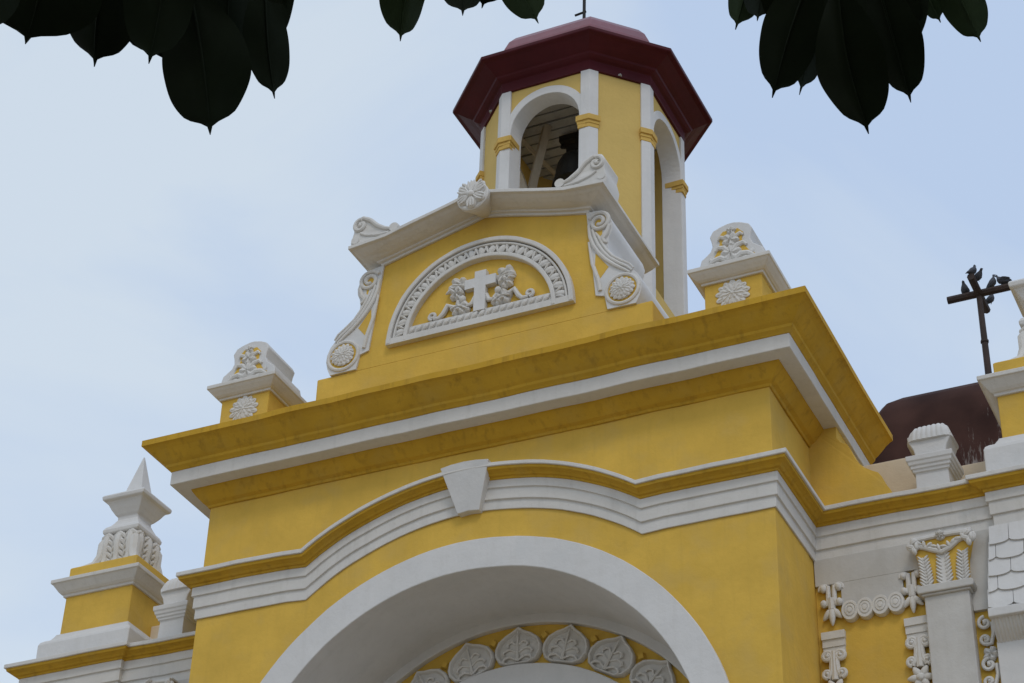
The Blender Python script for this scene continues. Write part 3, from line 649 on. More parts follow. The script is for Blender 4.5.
for q in (-1, 1):
    vine_leaf(mb, ox + q * 0.315, 14.36, 0.13, q * 0.5, 0.0, 5, 0.075); vine_leaf(mb, ox + q * 0.325, 14.24, 0.10, q * 2.2, -0.01, 5, 0.07)
    for i in range(5): mb.ell((ox + q * (0.27 + 0.035 * i), -0.06, 14.28 + 0.035 * ((i * 3) % 4)), 0.02, 0.03, 0.06, q * (0.6 + 0.35 * i), 7, 6, 0.3)
    vine_leaf(mb, ox + q * 0.295, 14.03, 0.115, q * 1.3, 0.0, 5, 0.075); vine_leaf(mb, ox + q * 0.22, 14.0, 0.085, q * 3, -0.01, 5, 0.06)
    for i in range(4): mb.ell((ox + q * (0.2 + 0.05 * i), -0.06, 14.0 + 0.03 * (i % 2)), 0.018, 0.028, 0.055, q * (1.0 + 0.3 * i), 7, 6, 0.3)
    mb.tube(y3([(ox + q * 0.07, 14.13), (ox + q * 0.11, 14.04), (ox + q * 0.17, 14.03), (ox + q * 0.24, 14.12)], -0.035), [0.03, 0.032, 0.03, 0.03], 8)
    mb.ell((ox + q * 0.235, -0.05, 14.135), 0.045, 0.04, 0.05)
    mb.tube(y3([(ox + q * 0.37, 14.06), (ox + q * 0.44, 14.10), (ox + q * 0.49, 14.0), (ox + q * 0.545, 13.945), (ox + q * 0.62, 13.945)], -0.035), [0.03, 0.034, 0.032, 0.028, 0.024], 8)
    mb.tube(y3(spiral(ox + q * 0.635, 13.995, 0.055, 0.02, -90, -90 + q * 420, 18), -0.035), 0.021, 7)
mb.build('vine_leaves', M['ornament'], lun, smooth=True)
# scroll brackets at both sides
for s in (1, -1):
    f = lambda pts: pts
    ol = [(4.86, 14.97), (5.00, 14.96), (5.11, 14.89), (5.175, 14.80), (5.205, 14.70), (5.195, 14.61), (5.16, 14.53), (5.145, 14.44), (5.15, 14.33), (5.185, 14.23), (5.25, 14.15), (5.34, 14.08), (5.44, 14.0), (5.515, 13.91), (5.555, 13.80), (5.56, 13.70), (5.535, 13.60), (5.49, 13.50), (5.135, 13.50), (5.10, 13.70), (4.985, 13.735)]
    mb = MB(s); mb.prism(ol, -0.028, 0.97); br = mb.build('scroll_bracket', M['white'], gab, 0.012, smooth=25)
    mb = MB(s)
    yb = -0.036
    mb.tube(y3(spiral(5.035, 14.775, 0.145, 0.03, 150, 150 - 640, 36), yb), [0.028] * 30 + [0.024] * 7, 8)
    for off, r_ in ((0.0, 0.025), (0.058, 0.022), (0.11, 0.018)):
        mb.tube(y3([(4.90 + off * 0.8, 14.76 - off * 1.2), (4.915 + off, 14.60 - off * 0.3), (4.96 + off, 14.46), (5.03 + off * 0.9, 14.33 + off * 0.1), (5.12 + off * 0.8, 14.21 + off * 0.2), (5.23 + off * 0.8, 14.10 + off * 0.35), (5.34 + off * 0.7, 14.01 + off * 0.5), (5.42 + off * 0.4, 13.94 + off * 0.5)], yb), [r_ * 0.8, r_, r_ * 1.1, r_ * 1.1, r_ * 1.05, r_, r_ * 0.8, r_ * 0.6], 8)
    mb.tube(y3([(5.165, 14.70), (5.13, 14.58), (5.085, 14.52), (5.10, 14.47), (5.14, 14.45)], yb), [0.022, 0.03, 0.03, 0.024, 0.012], 8)
    mb.tube(y3([(4.90, 14.52), (4.945, 14.2), (5.02, 13.95), (5.05, 13.78)], yb + 0.004), [0.016, 0.024, 0.026, 0.026], 8)
    mb.tube(y3(spiral(5.325, 13.735, 0.20, 0.20, 0, 360, 36), yb + 0.01), 0.026, 8)
    mb.build('scroll_relief', M['ornament'], br, smooth=True)
    mb = MB(s); mb.disc(5.325, 13.735, 0.185, -0.032, 0.0, 30); mb.build('yellow_ground', M['yellow'], br)
    mb = MB(s); mb.prism(arc(5.035, 14.775, 0.105, 0, 342, 19)[:15] + [(4.985, 14.64), (5.02, 14.55), (5.07, 14.59), (5.075, 14.66), (5.06, 14.71)] + arc(5.035, 14.775, 0.105, 0, 342, 19)[16:], -0.031, 0.0); mb.build('yellow_inset', M['yellow'], br)
    mb = MB(s); mb.prism([(4.972, 14.02), (5.045, 13.96), (5.15, 14.10), (4.985, 14.34)], -0.031, 0.0); mb.build('yellow_inset', M['yellow'], br)
    mb = MB(s); rosette(mb, 5.325, 13.735, 0.16, -0.045, 15, 0.026); mb.build('rosette', M['ornament'], br, smooth=True)

# ------------------------------------------------------------------ bell tower
TX, TY, TA, TB = 3.5, 2.92, 1.262, 0.646
tow = thing('bell_tower', (TX, TY, 12.3), 'eight-sided yellow bell tower with white corner strips and dark maroon roof', 'bell tower')
def octo(o, z):
    b = TB + o * math.tan(R(22.5)); a = TA + o
    return [(TX + x, TY + y, z) for x, y in ((-b, -a), (b, -a), (a, -b), (a, b), (b, a), (-b, a), (-a, b), (-a, -b))]
ZT0, ZT1, ZOP, SPR = 12.3, 18.95, 15.55, 18.08
OW, OH, TH = 0.51, 0.55, 0.26
def face_frame(k):
    A = Vector(octo(0, 0)[k]); B = Vector(octo(0, 0)[(k + 1) % 8])
    t = (B - A).normalized(); n = Vector((t.y, -t.x, 0)); return A, B, t, n
mb = MB(); mbi = MB()
inn = octo(-TH, 0)
for k in range(8):
    A, B, t, n = face_frame(k); L = (B - A).length
    Ai = Vector(inn[k]); Bi = Vector(inn[(k + 1) % 8])
    if k % 2 == 1:
        mb.loft([[A + Vector((0, 0, z)), B + Vector((0, 0, z)), Bi + Vector((0, 0, z)), Ai + Vector((0, 0, z))] for z in (ZT0, ZT1)])
    else:
        c = (A + B) / 2; H = L / 2; Hi = (Bi - Ai).length / 2
        def P3(u, z, d): return tuple(c + t * u - n * d + Vector((0, 0, z)))
        mb.loft([[P3(-H, z, 0), P3(H, z, 0), P3(Hi, z, TH), P3(-Hi, z, TH)] for z in (ZT0, ZOP)])
        N = 24
        ow2, oh2 = OW + 0.055, OH + 0.055
        inner = [(-ow2, ZOP)] + [(ow2 * math.cos(R(180 - 180 * q / N)), SPR + oh2 * math.sin(R(180 * q / N))) for q in range(N + 1)] + [(ow2, ZOP)]
        def op(u, z):
            if z <= SPR: return (-1 if u < 0 else 1, z)
            return None
        outer = [(-1, ZOP)] + [((max(-1, min(1, 1.5 * math.cos(R(180 - 180 * q / N)))), min(ZT1, SPR + 1.5 * math.sin(R(180 * q / N)))) ) for q in range(N + 1)] + [(1, ZOP)]
        # make sure the two top corners are hit
        best = min(range(1, N + 2), key=lambda i: abs(outer[i][0] + 1) + abs(outer[i][1] - ZT1)); outer[best] = (-1, ZT1)
        best = min(range(1, N + 2), key=lambda i: abs(outer[i][0] - 1) + abs(outer[i][1] - ZT1)); outer[best] = (1, ZT1)
        mb.loft([[P3(i[0], i[1], 0), P3(o[0] * H, o[1], 0), P3(o[0] * Hi if abs(o[0]) > 0.99 else o[0] * Hi, o[1], TH), P3(i[0] * min(1, Hi / (ow2 + 0.02)), i[1], TH)] for i, o in zip(inner, outer)])
mb.build('wall', M['yellow_pale'], tow)
for k in (0, 2, 4, 6):
    A, B, t, n = face_frame(k); c = (A + B) / 2
    def Q(u, z, d): return tuple(c + t * u - n * d + Vector((0, 0, z)))
    N = 28; mb = MB()
    pin = [(-OW, ZOP)] + [(OW * math.cos(R(180 - 180 * q / N)), SPR + OH * math.sin(R(180 * q / N))) for q in range(N + 1)] + [(OW, ZOP)]
    ro, rz = 0.615, 0.675
    pout = [(-ro, ZOP)] + [(ro * math.cos(R(180 - 180 * q / N)), SPR + rz * math.sin(R(180 * q / N))) for q in range(N + 1)] + [(ro, ZOP)]
    mb.loft([[Q(i[0], i[1], -0.025), Q(o[0], o[1], -0.025), Q(o[0], o[1], 0.02), Q(i[0] * 1.06, i[1] + 0.02, 0.03)] for i, o in zip(pin, pout)])
    po2 = [(i[0] * 1.1, i[1] + (0.05 if i[1] > SPR else 0)) for i in pin]
    mb.loft([[Q(i[0], i[1], -0.024), Q(o[0], o[1], -0.02), Q(o[0] * 0.93, o[1], TH - 0.01), Q(i[0] * 0.93, i[1], TH - 0.01)] for i, o in zip(pin, po2)])
    mb.build('arched_surround', M['white'], tow, 0.006)
for k in range(8):      # corner strips with yellow impost blocks
    p = Vector(octo(0, 0)[k]); A, B, t, n = face_frame(k); A2, B2, t2, n2 = face_frame((k - 1) % 8)
    wf = 0.125; ws = 0.12
    t_, n_, t2_, n2_ = (t, n, t2, n2)
    def strip(z0, z1, d, extra=0.0):
        m = (n_ + n2_); m = m * (2 / m.length_squared) * 0.5 * 2
        pc = p + (n_ + n2_) / (1 + n_.dot(n2_)) * d
        a1 = p + t_ * (wf + extra) + n_ * d; a2 = p - t2_ * (ws + extra) + n2_ * d
        b1 = p + t_ * (wf + extra) - n_ * 0.05; b2 = p - t2_ * (ws + extra) - n2_ * 0.05
        pi = p - (n_ + n2_) / (1 + n_.dot(n2_)) * 0.05
        return [[tuple(q + Vector((0, 0, z))) for q in (pi, b1, a1, pc, a2, b2)] for z in (z0, z1)]
    mb = MB(); mb.loft(strip(ZT0, 18.93, 0.03)); st_o = mb.build('corner_strip', M['white'], tow, 0.008)
    mb = MB()
    for z0, z1, d, e in ((17.83, 17.895, 0.04, 0.008), (17.892, 17.945, 0.05, 0.014), (17.942, 18.03, 0.07, 0.022)):
        mb.loft(strip(z0, z1, d, e))
    # return of the block into the opening
    tt, sg, nn = (t, 1, n) if k % 2 == 0 else (t2, -1, n2)
    for z0, z1, e in ((17.83, 17.895, 0.01), (17.892, 17.945, 0.018), (17.942, 18.03, 0.034)):
        q0 = p + tt * sg * 0.03 + nn * 0.045; q1 = p + tt * sg * (0.136 + e) + nn * (0.045 + e * 0.6)
        q2 = q1 - nn * (0.24 + e); q3 = q0 - nn * 0.24
        mb.loft([[tuple(q + Vector((0, 0, z))) for q in (q0, q1, q2, q3)] for z in (z0, z1)])
    mb.build('impost', M['yellow_impost'], st_o, 0.006)
# eaves and roof
def osweep(mb, prof):
    mb.loft([octo(o, z) for o, z in prof], True, False)
mb = MB(); osweep(mb, [(-0.02, 18.84), (0.035, 18.84), (0.04, 19.0), (0.09, 19.02), (0.13, 19.045), (0.145, 19.075), (0.16, 19.08), (0.22, 19.11), (0.345, 19.185), (0.405, 19.20), (0.415, 19.21), (0.415, 19.262), (0.1, 19.33), (-0.1, 19.34)])
eav = mb.build('eaves', M['maroon'], tow, 0.008)
mb = MB(); osweep(mb, [(0.10, 19.32), (0.065, 19.50), (0.01, 19.70), (-0.06, 19.87), (-0.16, 20.01), (-0.3, 20.13), (-0.5, 20.25), (-0.85, 20.40), (-1.2, 20.48)])
mb.cap([v for v in mb.bm.verts][-8:]); cap_o = mb.build('dome_cap', M['maroon_lit'], tow, 0.01)
mb = MB(); mb.tube([(TX, TY, 20.2), (TX, TY, 22.6)], 0.026, 8); mb.tube([(TX - 0.15, TY, 21.24), (TX + 0.03, TY, 21.26)], 0.018, 6); mb.ell((TX, TY, 20.32), 0.08, 0.08, 0.07); mb.tube([(TX - 0.25, TY, 22.35), (TX + 0.25, TY, 22.35)], 0.02, 6)
mb.build('lightning_rod', M['dark'], cap_o)
mb = MB()
for i in range(11):
    y = TY - 1.0 + 2.0 * i / 11; mb.box(TX - 1.0, TX + 1.0, y, y + 0.152, 18.855 + (i % 3) * 0.004, 18.885)
mb.build('board_ceiling', M['wood'], tow)
mb = MB(); mb.loft([octo(-0.2, 18.905), octo(-0.2, 18.94)]); mb.build('ceiling_deck', M['dark'], tow)
mb = MB(); mb.tube([(2.62, 2.45, 15.7), (2.96, 2.5, 17.95), (3.13, 2.52, 18.85)], 0.075, 4); mb.tube([(2.75, 2.1, 18.62), (2.85, 3.7, 18.8)], 0.04, 4); mb.build('timber_prop', M['beam'], tow)
mb = MB(); mb.box(3.22, 4.65, 2.72, 2.84, 18.70, 18.80); mb.build('bell_beam', M['dark'], tow)
# floor of belfry
mb = MB(); mb.loft([octo(-0.2, 15.3), octo(-0.2, 15.4)]); mb.build('belfry_floor', M['wood'], tow)
BX, BY, BZ = 3.52, 2.72, 17.78
bell = thing('bell', (BX, BY, BZ), 'dark bronze bell hanging inside the open arch of the tower', 'bell')
def lathe(mb, cx, cy_, prof, n=28): mb.loft([[(cx + r * math.cos(2 * math.pi * k / n), cy_ + r * math.sin(2 * math.pi * k / n), z) for k in range(n)] for r, z in prof])
mb = MB(); lathe(mb, BX, BY, [(0.30, BZ), (0.36, BZ), (0.352, BZ + 0.05), (0.325, BZ + 0.14), (0.305, BZ + 0.27), (0.285, BZ + 0.38), (0.235, BZ + 0.49), (0.14, BZ + 0.56), (0.03, BZ + 0.58)]); mb.build('bell_body', M['bronze'], bell, smooth=True)
mb = MB(); mb.tube([(BX, BY, BZ + 0.56), (BX, BY + 0.02, BZ + 0.93)], 0.05, 8); mb.box(BX - 0.16, BX + 0.24, BY - 0.05, BY + 0.05, BZ + 0.66, BZ + 0.78); mb.tube([(BX - 0.30, BY + 0.1, BZ + 0.90), (BX + 0.05, BY + 0.02, BZ + 0.72)], 0.03, 6); mb.build('headstock', M['dark'], bell)
mb = MB(); mb.tube([(BX, BY, BZ + 0.5), (BX, BY, BZ + 0.03)], 0.025, 8); mb.ell((BX, BY, BZ - 0.01), 0.06, 0.06, 0.07); mb.build('clapper', M['dark'], bell, smooth=True)

# ------------------------------------------------------------------ corner pedestals on the cornice
for s in (1, -1):
    ped = thing('corner_pedestal', (3.5 + s * 3.155, 0.28, 12.73), {1: 'squat yellow pedestal with white scrolled top and rosette, between gable and right cornice corner', -1: 'squat yellow pedestal with white scrolled top and rosette, on the left end of the cornice'}[s], 'pedestal', 'pedestals on the cornice corners')
    cx = 6.655; cyy = 0.285
    mb = MB(s); mb.sqloft(cx, cyy, [(0.335, 12.70), (0.335, 13.49)]); mb.build('die', M['yellow'], ped, 0.012)
    mb = MB(s); mb.sqloft(cx, cyy, [(0.33, 13.47), (0.362, 13.47), (0.366, 13.495), (0.385, 13.50), (0.41, 13.52), (0.45, 13.565), (0.472, 13.595), (0.485, 13.60), (0.485, 13.652), (0.35, 13.68)]); mb.build('cornice', M['white_mould'], ped, 0.008)
    half = [(0.375, 13.67), (0.385, 13.76), (0.365, 13.845), (0.31, 13.885), (0.255, 13.93), (0.225, 14.0), (0.235, 14.07), (0.255, 14.14), (0.215, 14.215), (0.13, 14.255), (0.05, 14.275)]
    ol = [(cx + a, z) for a, z in half] + [(cx - a, z) for a, z in reversed(half)]
    mb = MB(s); mb.prism(ol, -0.05, 0.60); blk = mb.build('scrolled_block', M['white'], ped, 0.02, smooth=25)
    h2 = [(0.27, 13.71), (0.27, 13.78), (0.21, 13.83), (0.155, 13.92), (0.13, 14.02), (0.15, 14.10), (0.09, 14.17)]
    mb = MB(s); mb.prism([(cx + a, z) for a, z in h2] + [(cx - a, z) for a, z in reversed(h2)], -0.058, -0.04); mb.build('yellow_ground', M['yellow'], blk)
    mb = MB(s)
    yq = -0.062
    for q in (-1, 1):
        mb.tube(y3([(cx + q * 0.03, 13.74), (cx + q * 0.12, 13.80), (cx + q * 0.20, 13.79), (cx + q * 0.27, 13.74)], yq), [0.035, 0.04, 0.034, 0.02], 8)
        mb.tube(y3([(cx + q * 0.02, 13.86), (cx + q * 0.08, 13.93), (cx + q * 0.15, 13.95), (cx + q * 0.185, 13.91)], yq), [0.03, 0.036, 0.03, 0.018], 8)
        mb.tube(y3([(cx + q * 0.02, 13.99), (cx + q * 0.06, 14.06), (cx + q * 0.12, 14.09), (cx + q * 0.15, 14.06)], yq), [0.026, 0.03, 0.026, 0.014], 8)
        mb.tube(y3([(cx + q * 0.10, 13.70), (cx + q * 0.2, 13.69), (cx + q * 0.3, 13.70)], yq), [0.03, 0.03, 0.02], 8)
    vine_leaf(mb, cx, 13.83, 0.125, 0.0, -0.05, 5, 0.05); vine_leaf(mb, cx, 14.02, 0.105, 0.5, -0.052, 5, 0.05); vine_leaf(mb, cx + 0.01, 14.15, 0.06, 0.2, -0.05, 5, 0.04)
    for q in (-1, 1):
        mb.ell((cx + q * 0.15, yq, 13.73), 0.03, 0.025, 0.06, q * 1.1, 8, 6, 0.3); mb.ell((cx + q * 0.24, yq, 13.80), 0.022, 0.022, 0.045, q * 0.4, 8, 6, 0.3)
    mb.build('leaf_relief', M['ornament'], blk, smooth=True)
    mb = MB(s); rosette(mb, cx, 13.285, 0.20, -0.052, 13, 0.024); mb.build('rosette', M['ornament'], ped, smooth=True)

# ------------------------------------------------------------------ wing pier pedestals, urns, small shell finials
pl = {1: 'tall yellow pedestal with white cornice cut off by the right edge of the photo', -1: 'tall yellow pedestal with white cornice at the lower left, carrying the pale spiked urn'}
ul = {1: 'partly hidden white urn finial at the right edge, above the yellow pedestal', -1: 'white square urn finial with a sharp spike on the pedestal at the left'}
fl = {1: 'small white shell-topped block standing in front of the dark dome', -1: 'small white shell-topped block squeezed between the left pedestal and the portal'}
for s in (1, -1):
    X, Y = (9.66, 1.88) if s == 1 else (9.70, 2.1)
    ped = thing('pier_pedestal', (3.5 + s * (X - 3.5), Y, 11.08), pl[s], 'pedestal', 'pedestals on the wing piers')
    mb = MB(s); mb.sqloft(X, Y, [(0.70, 11.07), (0.70, 11.43), (0.685, 11.47), (0.65, 11.50), (0.60, 11.53), (0.56, 11.60), (0.555, 11.62), (0.5, 11.63)]); mb.build('base_block', M['white'], ped, 0.012)
    mb = MB(s); mb.sqloft(X, Y, [(0.52, 11.6), (0.52, 12.2)]); mb.build('die', M['yellow'], ped, 0.012)
    mb = MB(s); mb.sqloft(X, Y, [(0.5, 12.16), (0.548, 12.16), (0.552, 12.19), (0.575, 12.20), (0.60, 12.225), (0.64, 12.28), (0.668, 12.318), (0.686, 12.322), (0.686, 12.375), (0.5, 12.40)]); mb.build('cornice', M['white_mould'], ped, 0.008)
    mb = MB(s); mb.sqloft(X, Y, [(0.525, 12.38), (0.525, 12.60), (0.40, 12.66)]); mb.build('yellow_plinth', M['yellow'], ped, 0.012)
    if s == 1: X += 0.06
    urn = thing('urn_finial', (3.5 + s * (X - 3.5), Y, 12.62), ul[s], 'finial', 'urn finials on the wing pedestals')
    mb = MB(s); mb.sqloft(X, Y, [(0.40, 12.60), (0.38, 12.66), (0.25, 12.68), (0.225, 13.18)])
    base = mb.build('leaf_block', M['ornament'], urn, 0.02)
    mb = MB(s)
    for sx, sy in ((0, -1), (1, 0), (-1, 0), (0, 1)):
        def on_face(u, out_, z):
            d_ = 0.215 + out_
            return (X + u, Y + sy * d_, z) if sx == 0 else (X + sx * d_, Y + u, z)
        for u0, big in ((-0.19, 1.0), (0.0, 1.15), (0.19, 1.0)):
            # one drooping palm leaf: a spine that bulges outward, with folded leaflets either side
            spine = [(0.02, 13.17), (0.055 * big, 13.09), (0.065 * big, 12.97), (0.05 * big, 12.84), (0.06, 12.74), (0.12, 12.655)]
            mb.tube([on_face(u0, o_, z) for o_, z in spine], [0.045, 0.055, 0.055, 0.05, 0.045, 0.02], 8)
            for i in range(5):
                z = 13.12 - 0.09 * i; o_ = 0.045 + 0.012 * math.sin(i)
                for q in (-1, 1):
                    mb.tube([on_face(u0 + q * 0.01, o_ + 0.02, z + 0.03), on_face(u0 + q * 0.06, o_ + 0.012, z - 0.005), on_face(u0 + q * 0.10, o_ - 0.015, z - 0.07)], [0.028, 0.034, 0.012], 7)
    for sx in (-1, 1):
        for sy in (-1, 1):
            mb.tube([(X + sx * 0.42, Y + sy * 0.42, 12.63), (X + sx * 0.31, Y + sy * 0.31, 12.70), (X + sx * 0.255, Y + sy * 0.255, 12.85), (X + sx * 0.255, Y + sy * 0.255, 13.02), (X + sx * 0.22, Y + sy * 0.22, 13.14)], [0.03, 0.06, 0.075, 0.075, 0.05], 8)
    mb.build('drooping_leaves', M['ornament'], base, smooth=True)
    mb = MB(s); mb.sqloft(X, Y, [(0.26, 13.17), (0.285, 13.19), (0.29, 13.235), (0.268, 13.28), (0.225, 13.32), (0.195, 13.37), (0.165, 13.43), (0.165, 13.47), (0.195, 13.50), (0.24, 13.57), (0.275, 13.64), (0.295, 13.67), (0.335, 13.69), (0.343, 13.735), (0.335, 13.76), (0.27, 13.79), (0.23, 13.82)]); mb.build('urn_body', M['white'], urn, 0.012)
    mb = MB(s); mb.sqloft(X, Y, [(0.17, 13.81), (0.17, 13.865), (0.135, 13.87), (0.008, 14.48)]); mb.build('spike', M['white'], urn, 0.006)
    fx, fy = 8.347, 1.56
    fin = thing('shell_finial', (3.5 + s * 4.847, fy, 11.07), fl[s], 'finial', 'small shell finials on the wing mouldings')
    mb = MB(s); mb.sqloft(fx, fy, [(0.20, 11.06), (0.185, 11.12), (0.178, 11.40), (0.182, 11.42), (0.20, 11.425), (0.203, 11.455), (0.218, 11.46), (0.222, 11.495), (0.235, 11.50), (0.243, 11.54), (0.255, 11.55), (0.258, 11.61), (0.20, 11.63)]); mb.build('pedestal', M['white'], fin, 0.008)
    mb = MB(s)      # block with flared cheeks
    hh = [(0.168, 11.60), (0.172, 11.68), (0.188, 11.74), (0.215, 11.79), (0.24, 11.85), (0.243, 11.90)]
    mb.prism([(fx + a, z) for a, z in hh] + [(fx - a, z) for a, z in reversed(hh)], fy - 0.168, fy + 0.168)
    blk = mb.build('shell_block', M['white'], fin, 0.012, smooth=25)
    mb = MB(s)      # fluted shell roll lying over the top
    rings = []; nu = 54
    for i in range(nu + 1):
        u = -1 + 2 * i / nu
        rho = max(0.12, (1 - abs(u) ** 5) ** 0.4) * (1 + 0.055 * (abs(math.sin(u * math.pi * 4.5 + math.pi / 2)) - 0.6))
        ring = []
        for k in range(19):
            ph = math.pi * k / 18
            ring.append((fx + 0.262 * u * (1 - 0.14 * math.sin(ph)), fy - 0.205 * math.cos(ph) * (0.35 + 0.65 * rho), 11.835 + 0.235 * rho * math.sin(ph) ** 0.75))
        rings.append(ring)
    mb.loft(rings); mb.build('fluted_shell', M['white'], blk, smooth=50)

# ------------------------------------------------------------------ far dome, cross, pigeons
WOB[0] = 0.0
DX, DY = 3.45, 32.0
dome = thing('dome', (DX, DY, 28.6), 'dark maroon dome with pale run marks, seen beyond the right shell finial', 'dome')
def sq8(a, f, z): b = a * f; return [(DX + x, DY + y, z) for x, y in ((-b, -a), (b, -a), (a, -b), (a, b), (b, a), (-b, a), (-a, b), (-a, -b))]
mb = MB(); mb.loft([sq8(a, f, z) for a, f, z in ((3.0, 0.9, 27.0), (3.02, 0.9, 28.8), (2.98, 0.9, 29.5), (2.86, 0.9, 30.05), (2.62, 0.91, 30.5), (2.2, 0.92, 30.85), (1.4, 0.93, 31.2), (0.3, 0.93, 31.45))]); mb.build('shell', M['dome'], dome, 0.03, smooth=25)
mb = MB(); mb.loft([sq8(a, 0.82, z) for a, z in ((2.9, 26.95), (3.2, 27.0), (3.45, 27.2), (3.5, 27.25), (3.5, 27.4), (2.9, 27.53))]); mb.build('eaves', M['maroon_lit'], dome, 0.02)
CXX, CYY = 3.42, 32.0
cross = thing('roof_cross', (CXX, CYY, 31.9), 'dark iron cross with four arms on top of the far dome, pigeons resting on it', 'cross')
mb = MB(); mb.tube([(CXX, CYY, 31.4), (CXX, CYY, 35.25)], [0.105, 0.085], 8); mb.tube([(CXX, CYY, 33.55), (CXX, CYY, 33.62)], 0.12, 8); mb.build('pole', M['iron'], cross)
mb = MB(); mb.tube([(CXX - 0.93, CYY, 35.28), (CXX + 0.93, CYY, 35.28)], 0.115, 8); mb.build('arm', M['iron'], cross)
mb = MB(); mb.tube([(CXX, CYY - 0.93, 35.28), (CXX, CYY + 0.93, 35.28)], 0.115, 8); mb.build('arm', M['iron'], cross)
def pigeon(name, loc, heading, pitch, label, wing_up=0.0):
    root = thing(name, loc, label, 'pigeon', 'pigeons on the dome cross'); PS = 1.22
    mb = MB()
    Rm = Matrix.Rotation(heading, 3, 'Z') @ Matrix.Rotation(-pitch, 3, 'Y')
    def X3(x, y, z): return tuple(Vector(loc) + Rm @ Vector((x, y, z - 0.13)) * PS + Vector((0, 0, 0.13 * PS)))
    secs = [(-0.25, 0.045, 0.012, 0.09), (-0.17, 0.05, 0.02, 0.10), (-0.10, 0.075, 0.055, 0.115), (-0.02, 0.095, 0.085, 0.13), (0.06, 0.09, 0.088, 0.145), (0.11, 0.065, 0.07, 0.175), (0.135, 0.042, 0.048, 0.215), (0.15, 0.036, 0.04, 0.245), (0.17, 0.033, 0.034, 0.265), (0.195, 0.02, 0.02, 0.262), (0.215, 0.007, 0.006, 0.255), (0.232, 0.003, 0.003, 0.25)]
    mb.loft([[X3(x, w_ * math.cos(2 * math.pi * k / 12), zc + h_ * math.sin(2 * math.pi * k / 12)) for k in range(12)] for x, w_, h_, zc in secs])
    mb.build('body', M['pigeon'], root, smooth=True)
    for q in (-1, 1):
        m2 = MB()
        m2.loft([[X3(x, q * (yo + wing_up * 0.1 * i), z + wing_up * 0.16 * i) for x, yo, z in ((0.07, 0.085, 0.17), (0.0, 0.098, 0.165), (-0.12, 0.07, 0.125), (-0.2, 0.03, 0.105), (-0.1, 0.09, 0.10), (0.03, 0.1, 0.12))] for i in (0, 0.0)] if False else [[X3(0.08, q * 0.07, 0.17 + 0.0), X3(0.03, q * 0.10, 0.14), X3(0.05, q * 0.095, 0.12)], [X3(-0.03, q * 0.075, 0.185 + wing_up * 0.1), X3(-0.04, q * (0.105 + wing_up * 0.08), 0.145 + wing_up * 0.1), X3(-0.03, q * 0.10, 0.105 + wing_up * 0.05)], [X3(-0.13, q * 0.05, 0.155 + wing_up * 0.18), X3(-0.13, q * (0.075 + wing_up * 0.16), 0.13 + wing_up * 0.18), X3(-0.12, q * 0.07, 0.10 + wing_up * 0.1)], [X3(-0.22, q * 0.02, 0.115 + wing_up * 0.25), X3(-0.22, q * (0.03 + wing_up * 0.2), 0.108 + wing_up * 0.25), X3(-0.21, q * 0.03, 0.10 + wing_up * 0.2)]])
        m2.build('wing', M['pigeon'], root, smooth=True)
    for q in (-1, 1):
        m3 = MB(); m3.tube([X3(0.0, q * 0.035, 0.06), tuple(Vector(loc) + Rm @ Vector((0.01, q * 0.035, 0)))], 0.008, 5)
        m3.build('leg', M['bark'], root)
zt = 35.28 + 0.11
pigeon('pigeon', (CXX + 0.04, CYY - 0.80, zt), R(60), R(25), 'slate pigeon perched at the near end of the cross arm, uppermost of the birds')
pigeon('pigeon', (CXX + 0.10, CYY - 0.45, zt), R(-40), R(-5), 'slate pigeon beside the highest bird, just above the middle of the cross')
pigeon('pigeon', (CXX + 0.42, CYY, zt), R(10), R(38), 'upright slate pigeon on the right arm, between the cross centre and its tip')
pigeon('pigeon', (CXX + 0.70, CYY, zt), R(170), R(20), 'slate pigeon leaning forward at the right tip of the cross arm', 0.3)
pigeon('pigeon', (CXX - 0.38, CYY - 0.02, zt - 0.06), R(-90), R(10), 'small dark pigeon on the left arm, facing the front')
pigeon('pigeon', (CXX + 0.16, CYY + 0.80, zt), R(15), R(30), 'slate pigeon lowest on the cross, on the arm end behind the pole')

